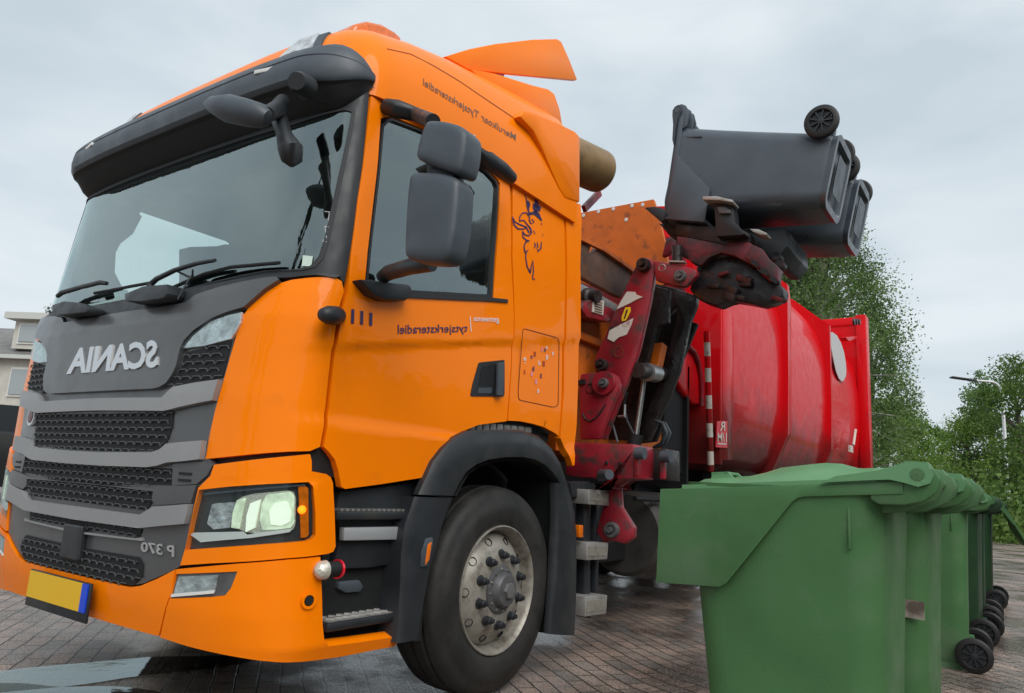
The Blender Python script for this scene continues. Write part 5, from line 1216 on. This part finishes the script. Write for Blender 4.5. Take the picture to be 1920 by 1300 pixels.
LF1 = leafmat('birch leaves', (.05,.10,.03), (.22,.34,.11)); LF2 = leafmat('tree leaves', (.04,.085,.02), (.18,.29,.07)); LF3 = leafmat('fresh leaves', (.07,.14,.025), (.26,.40,.08)); LF4 = leafmat('dark leaves', (.014,.035,.014), (.04,.08,.03))
BARK = mat('bark', (.10,.085,.07), .9, var=.4, vscale=9); BIRCH = mat('birch bark', (.42,.40,.37), .8, var=.3, vscale=6, dirt=(.05,.05,.05), dirt_lo=.5, dirt_hi=.6, dscale=5)
def tree(label, x, y, h, rad, nclump, nleaf, ls, lm, bark=BARK, droop=.0, base=.25, seed=1, group=None, zbias=.5, aspect=1.0, name='leafy_tree', cat='tree'):
    rg = random.Random(seed); t = thing(name, label, cat, (x, y, 0), (0,0,0), group)
    tr = M(); top = Vector((rg.uniform(-.3,.3), rg.uniform(-.3,.3), h*.86)); spine = [Vector((0,0,-.05)), Vector((rg.uniform(-.15,.15), rg.uniform(-.15,.15), h*.3)), top.lerp(Vector((0,0,h*.6)), .5), top]
    r0 = .035*h*.7; tr.tube(spine, [r0, r0*.75, r0*.45, r0*.12], 10)
    cr = M(); 
    for c in range(nclump):
        # clump centres through the crown volume, more towards the outside
        f = rg.random(); zz = base+(1-base)*f; prof = math.sin(math.pi*min(1, (f*.86+.10)))**.75
        rr_ = rad*prof*math.sqrt(rg.uniform(.12, 1.0)); a = rg.uniform(0, 6.283)
        cp = Vector((rr_*math.cos(a), rr_*math.sin(a)*aspect, h*zz+rg.uniform(-.2,.2)))
        if c % 3 == 0:
            st = spine[1].lerp(top, max(0, min(.9, (zz-.35)/.65))); mid = st.lerp(cp, .5)+Vector((0,0,.12*h*.3)); tr.tube([st, mid, cp], [r0*.28, r0*.16, r0*.05], 5, caps=False)
        cs = rg.uniform(.5, 1.2)*rad*.25
        for k in range(nleaf):
            d = Vector((rg.gauss(0,1), rg.gauss(0,1), rg.gauss(0,.75))); d = d.normalized()*cs*rg.random()**.5
            p = cp+d
            if droop: p.z -= droop*rg.random()*cs*1.6
            s_ = ls*rg.uniform(.55, 1.3); n_ = Vector((rg.gauss(0,1), rg.gauss(0,1), rg.gauss(.4,1))).normalized(); u = n_.orthogonal().normalized(); u.rotate(Matrix.Rotation(rg.uniform(0,6.28), 3, n_)); v = n_.cross(u)
            b0 = len(cr.v); cr.v += [p-u*s_*.5, p+v*s_*.28, p+u*s_*.5, p-v*s_*.28]; cr.f.append((b0, b0+1, b0+2, b0+3))
    build('trunk', tr, bark, t, fix=False)
    me = bpy.data.meshes.new('crown'); me.from_pydata([tuple(v) for v in cr.v], [], cr.f); me.materials.append(lm); link(bpy.data.objects.new('crown', me), t)
    return t
def at(px, dist):
    d = ray(px, 950); d.z = 0; d.normalize(); c = CC+d*dist; return c.x, c.y
gt = 'trees along the road beyond the truck'
x, y = at(1538, 24); tree('tall birch with drooping twigs just behind the red truck body', x, y, 10.6, 2.6, 330, 260, .085, LF1, BIRCH, 1.0, .12, seed=5, group=gt, name='birch_tree')
x, y = at(1644, 27); tree('slender birch with wispy sprays, right of the tall birch beside the red body', x, y, 7.8, 1.4, 130, 230, .08, LF1, BIRCH, 1.1, .08, seed=9, group=gt, name='birch_tree')
x, y = at(1480, 26); tree('green tree showing under the raised black bins', x, y, 9.2, 2.6, 150, 200, .11, LF2, BARK, .3, .1, seed=12, group=gt)
x, y = at(1668, 36); tree('bushy tree with light green leaves low behind the slender birch', x, y, 5.4, 3.0, 140, 200, .12, LF3, BARK, .2, .03, seed=14, group=gt)
x, y = at(1742, 66); tree('small distant tree in the gap over the bin hinges', x, y, 7.4, 2.6, 60, 120, .22, LF2, BARK, .1, .05, seed=15, group=gt)
x, y = at(1822, 46); tree('rounded bright green tree left of the street lamp', x, y, 5.6, 2.9, 120, 200, .13, LF3, BARK, .1, .02, seed=17, group=gt)
x, y = at(1868, 58); tree('airy tree with thin top behind the lamp head', x, y, 10.4, 2.6, 80, 90, .2, LF1, BARK, .4, .08, seed=19, group=gt)
x, y = at(1925, 46); tree('dense green tree at the right edge of the picture', x, y, 8.9, 2.9, 130, 190, .14, LF2, BARK, .1, .03, seed=21, group=gt)
x, y = at(1990, 36); tree('broad tree just cut by the right edge behind the lamp post', x, y, 7.4, 2.4, 90, 120, .17, LF2, BARK, .1, .05, seed=22, group=gt)
x, y = at(1790, 80); tree('low far tree between the bins and the lamp post', x, y, 5.6, 4.2, 80, 120, .24, LF3, BARK, .1, .0, seed=23, group=gt)
hx, hy = at(1850, 34)
def hedge(label, px0, d0, h, w, seed):
    x, y = at(px0, d0); rg = random.Random(seed); t = thing('shrub', label, 'shrub', (x, y, 0), (0,0,0), 'shrubs under the roadside trees'); cr = M()
    for k in range(3800):
        p = Vector((rg.gauss(0, w*.45), rg.gauss(0, w*.3), abs(rg.gauss(0, h*.45)))); s_ = .16*rg.uniform(.6,1.3); n_ = Vector((rg.gauss(0,1), rg.gauss(0,1), rg.gauss(0,1))).normalized(); u = n_.orthogonal(); v = n_.cross(u); b0 = len(cr.v)
        cr.v += [p-u*s_*.5, p+v*s_*.3, p+u*s_*.5, p-v*s_*.3]; cr.f.append((b0, b0+1, b0+2, b0+3))
    me = bpy.data.meshes.new('foliage'); me.from_pydata([tuple(v) for v in cr.v], [], cr.f); me.materials.append(LF2); link(bpy.data.objects.new('foliage', me), t)
    build('stem', M().tube([(0,0,-.05),(0,0,h*.6)], .05, 6), BARK, t)
hedge('dark shrub low behind the hinges of the second green bin', 1800, 30, 1.9, 2.6, 31); hedge('dark shrub left of the base of the lamp post', 1866, 33, 2.0, 2.2, 32); hedge('shrub at the right edge beside the lamp post', 1925, 38, 2.2, 2.2, 33)
# ================================================================ STREET LAMP
def lamp(label, x, y, h, armdir, arm=2.0, grp=None):
    t = thing('street_lamp', label, 'street lamp', (x, y, 0), (0,0,0), grp); a = Vector(armdir).normalized()
    build('pole', M().tube([(0,0,-.05),(0,0,1.2),(0,0,1.25),(0,0,h*.9)]+[Vector((0,0,h-.5))+a*(.5-.5*math.cos(q))+Vector((0,0,.5*math.sin(q))) for q in fr(.2, 1.4, .3)]+[Vector((0,0,h+.02))+a*(arm*.55)], [.13,.12,.085,.065]+[.055]*5+[.04], 12), mat('galvanised pole', (.62,.63,.63), .5, metal=.3), t, ang=60)
    hd_ = M().prism([(0,0,0)], (0,0,1)) if False else M()
    p0 = Vector((0,0,h+.0))+a*(arm*.5); p1 = Vector((0,0,h+.10))+a*(arm*1.0); pm_ = p0.lerp(p1, .35)
    hd_.bar(p0, pm_, .14, .12).bar(pm_, p1, .30, .07); build('lamp_head', hd_, BLACKP, t, bevel=.015)
    return t
x, y = at(1893, 40); lamp('tall pale grey street lamp leaning over the road at the right of the photo', x, y, 6.95, (-.82,-.57,0), 2.3)
# reflected street behind the camera side: lamp and poplars seen in the windscreen
lamp('street lamp across the road, standing left of the camera and mirrored in the windscreen', -9.0, -13.5, 8.0, (1,.2,0), 2.0)
tree('tall narrow dark poplar across the road, mirrored in the windscreen beside the lamp', -5.2, -17.0, 15, 1.3, 70, 110, .3, LF4, BARK, 0, .05, seed=41, group='poplars across the road', name='poplar_tree')
tree('second narrow dark poplar across the road, nearer the truck than the first', -3.2, -18.0, 11.5, 1.1, 55, 110, .3, LF4, BARK, 0, .05, seed=42, group='poplars across the road', name='poplar_tree')
# ================================================================ HOUSE ON THE LEFT
def house():
    cx0, cy0 = at(20, 22)
    t = thing('house', 'grey house with a flat-roofed dormer behind the left side of the truck', 'house', (0,0,0)); d = ray(-42, 900); d.z = 0; d.normalize(); sd = Vector((-d.y*-1, d.x*-1, 0)); sd = Vector((d.y, -d.x, 0))
    O = CC+d*46; O.z = 0
    rgt = -sd if (-sd).dot(CR) > 0 else sd
    # facade frame: origin O, right axis rgt turned a little
    ang_ = R(-42); rx = (rgt*math.cos(ang_)+d*math.sin(ang_)); dn = Vector((-rx.y, rx.x, 0)); dn = dn if dn.dot(d) > 0 else -dn
    def W(a, b, c): return O+rx*a+dn*b+Vector((0,0,c))
    brick = mat('house render', (.50,.48,.43), .9, var=.1); tile = mat('roof tiles', (.17,.165,.16), .7, bump=.6, bscale=6, var=.2, vscale=2); pane = mat('window pane', (.30,.33,.34), .12, spec=.8); wf = mat('window frame white', (.62,.62,.58), .6); fas = mat('fascia', (.50,.51,.48), .6)
    def bx(a0,a1,b0,b1,c0,c1): 
        P = [W(a,b,c) for c in (c0,c1) for a,b in ((a0,b0),(a1,b0),(a1,b1),(a0,b1))]; return M().add(P, [(3,2,1,0),(4,5,6,7),(0,1,5,4),(1,2,6,5),(2,3,7,6),(3,0,4,7)])
    build('wall', bx(-7,12,.4,8,0,6.2), brick, t)
    build('roof', M().add([W(-7.3,0,6.0),W(12.3,0,6.0),W(12.3,4.6,8.4),W(-7.3,4.6,8.4),W(-7.3,9,6.0),W(12.3,9,6.0)], [(0,1,2,3),(3,2,5,4),(0,3,4),(1,5,2)]), tile, t)
    build('gutter', bx(-7.3,12.3,-.12,.06,5.95,6.15), fas, t)
    dm = build('dormer', bx(-.2,8.0,.75,4.5,6.6,8.15), brick, t); build('dormer_roof', bx(-.55,8.35,.3,4.7,8.15,8.5), fas, dm)
    for a in (.1,1.9,3.7,5.5):
        wn = build('window', bx(a,a+1.5,.68,.76,6.85,8.0), wf, dm); build('pane', bx(a+.12,a+1.38,.62,.70,6.97,7.88), pane, dm)
    for a in (-6.5,-4.2,-1.9,.4,2.7,5.0):
        for z in (1.0, 4.0):
            wn = build('window', bx(a,a+1.6,.32,.42,z,z+1.55), wf, t); build('pane', bx(a+.12,a+1.48,.26,.34,z+.12,z+1.43), pane, wn)
house()
for k, (px_, d_, h_, s_) in enumerate(((32,60,11.3,61),(52,60,11.6,62),(95,58,12.2,63))):
    x, y = at(px_, d_); tree(['thin bare-topped tree at the far left over the grey house roof','second thin-topped tree over the grey dormer','thin-topped tree just left of the windscreen, behind the dormer'][k], x, y, h_, 1.2, 34, 40, .16, LF4, BARK, 0, .3, seed=s_, group='trees behind the grey house')
x, y = at(-5, 60); tree('dark tree behind the grey house at the left edge', x, y, 9.6, 1.9, 60, 90, .18, LF4, BARK, 0, .1, seed=66)
# ================================================================ DARK VAN AT THE LEFT EDGE
def van():
    c = CC+ray(-40, 880).normalized()*19
    t = thing('parked_van', 'dark van parked behind the truck at the left edge of the picture', 'van', (c.x, c.y, 0), (0,0,R(60)))
    vp = mat('van paint', (.005,.006,.007), .5, spec=.2)
    prof = [(-1.0,.35),(-1.0,1.0),(-.96,1.25),(-.86,2.0),(-.7,2.16),(.7,2.16),(.86,2.0),(.96,1.25),(1.0,1.0),(1.0,.35)]
    ys_ = [(0,.3),(.05,.62),(.9,.66),(1.6,1.0),(1.8,1.0),(4.9,1.0),(5.0,.97)]
    rows = []
    for yy, k in ys_: rows.append([Vector((x*(1 if yy > .2 else .93), yy, .35+(z-.35)*k)) for x, z in prof])
    mb = M().grid(rows); n = len(prof); mb.f += [tuple(range(n)), tuple((len(rows)-1)*n+i for i in range(n))[::-1]]; build('body', mb, vp, t, bevel=.03)
    build('windscreen', M().add([(-.82,.98,1.55),(.82,.98,1.55),(.68,1.55,2.06),(-.68,1.55,2.06)], [(0,1,2,3)]), mat('window pane', (.3,.33,.34), .1), t)
    for sx in (-1, 1):
        build('side_window', M().add([(sx*.955,1.7,1.3),(sx*.955,2.9,1.3),(sx*.89,2.9,1.9),(sx*.89,1.9,1.9)], [(0,1,2,3)]), mat('window pane', (.3,.33,.34), .1), t)
        build('mirror', M().box((sx*1.12,1.35,1.35),(.2,.12,.26)), vp, t, bevel=.04)
        build('headlight', M().box((sx*.72,.03,.85),(.3,.08,.2)), CLEAR, t, bevel=.03)
        for yy in (.95, 4.0): w_ = build('wheel', M().lathe([(-.12,.001),(-.12,.30),(-.10,.33),(.10,.33),(.12,.30),(.12,.2),(.08,.19),(.08,.001)], (sx*.9,yy,.33), (sx,0,0), 28), TYRE, t)
van()
# small sign and building far right
x, y = at(1917, 60)
t_ = thing('notice_board', 'small white board on posts at the far right edge under the trees', 'sign', (x, y, 0), (0,0,R(20))); build('board', M().box((0,0,1.7),(1.6,.08,1.7)), WHITE, t_); build('post', M().box((-.7,0,.5),(.08,.08,1.0)), BARK, t_); build('post', M().box((.7,0,.5),(.08,.08,1.0)), BARK, t_)
gr = build('grass', M().grid([[Vector((x, y, .086)) for x in (-14, 26)] for y in (54, 130)]), mat('grass', (.10,.20,.03), .9, var=.3, vscale=3, bump=.5), fix=False); gr['kind'] = 'stuff'
if gr.data.polygons[0].normal.z < 0: gr.data.flip_normals()

def added_hedge_row():  # unseen hedge, added to darken the bin backs and lower truck side
    t = thing('hedge', 'long clipped hedge along the footpath, outside the right edge of the photo', 'hedge', (7.6, 6, 0)); rg = random.Random(77); cr = M()
    for k in range(9000):
        p = Vector((rg.uniform(-.6,.6), rg.uniform(-12,18), rg.uniform(.05,2.6))); s_ = .2*rg.uniform(.6,1.3); n_ = Vector((rg.gauss(0,1), rg.gauss(0,1), rg.gauss(0,1))).normalized(); u = n_.orthogonal(); v = n_.cross(u); b0 = len(cr.v)
        cr.v += [p-u*s_*.5, p+v*s_*.3, p+u*s_*.5, p-v*s_*.3]; cr.f.append((b0, b0+1, b0+2, b0+3))
    me = bpy.data.meshes.new('foliage'); me.from_pydata([tuple(v) for v in cr.v], [], cr.f); me.materials.append(LF4); link(bpy.data.objects.new('foliage', me), t)
    build('inner_twigs', M().box((0,3,1.2),(.7,29.6,2.3)), BARK, t)
added_hedge_row()

for k, (x, y, h) in enumerate(((15.5,-9,7.5),(16.5,-2.5,8.2),(15.2,4.0,7.0),(17,11,8.5))):  # unseen trees added to give the truck's side dark reflections
    tree(['broad tree across the footpath, first behind the hedge outside the photo','broad tree across the footpath, second behind the hedge outside the photo','broad tree across the footpath, third behind the hedge outside the photo','broad tree across the footpath, fourth behind the hedge outside the photo'][k], x, y, h, 3.2, 60, 90, .42, LF4, BARK, 0, .08, seed=90+k, group='trees across the footpath')
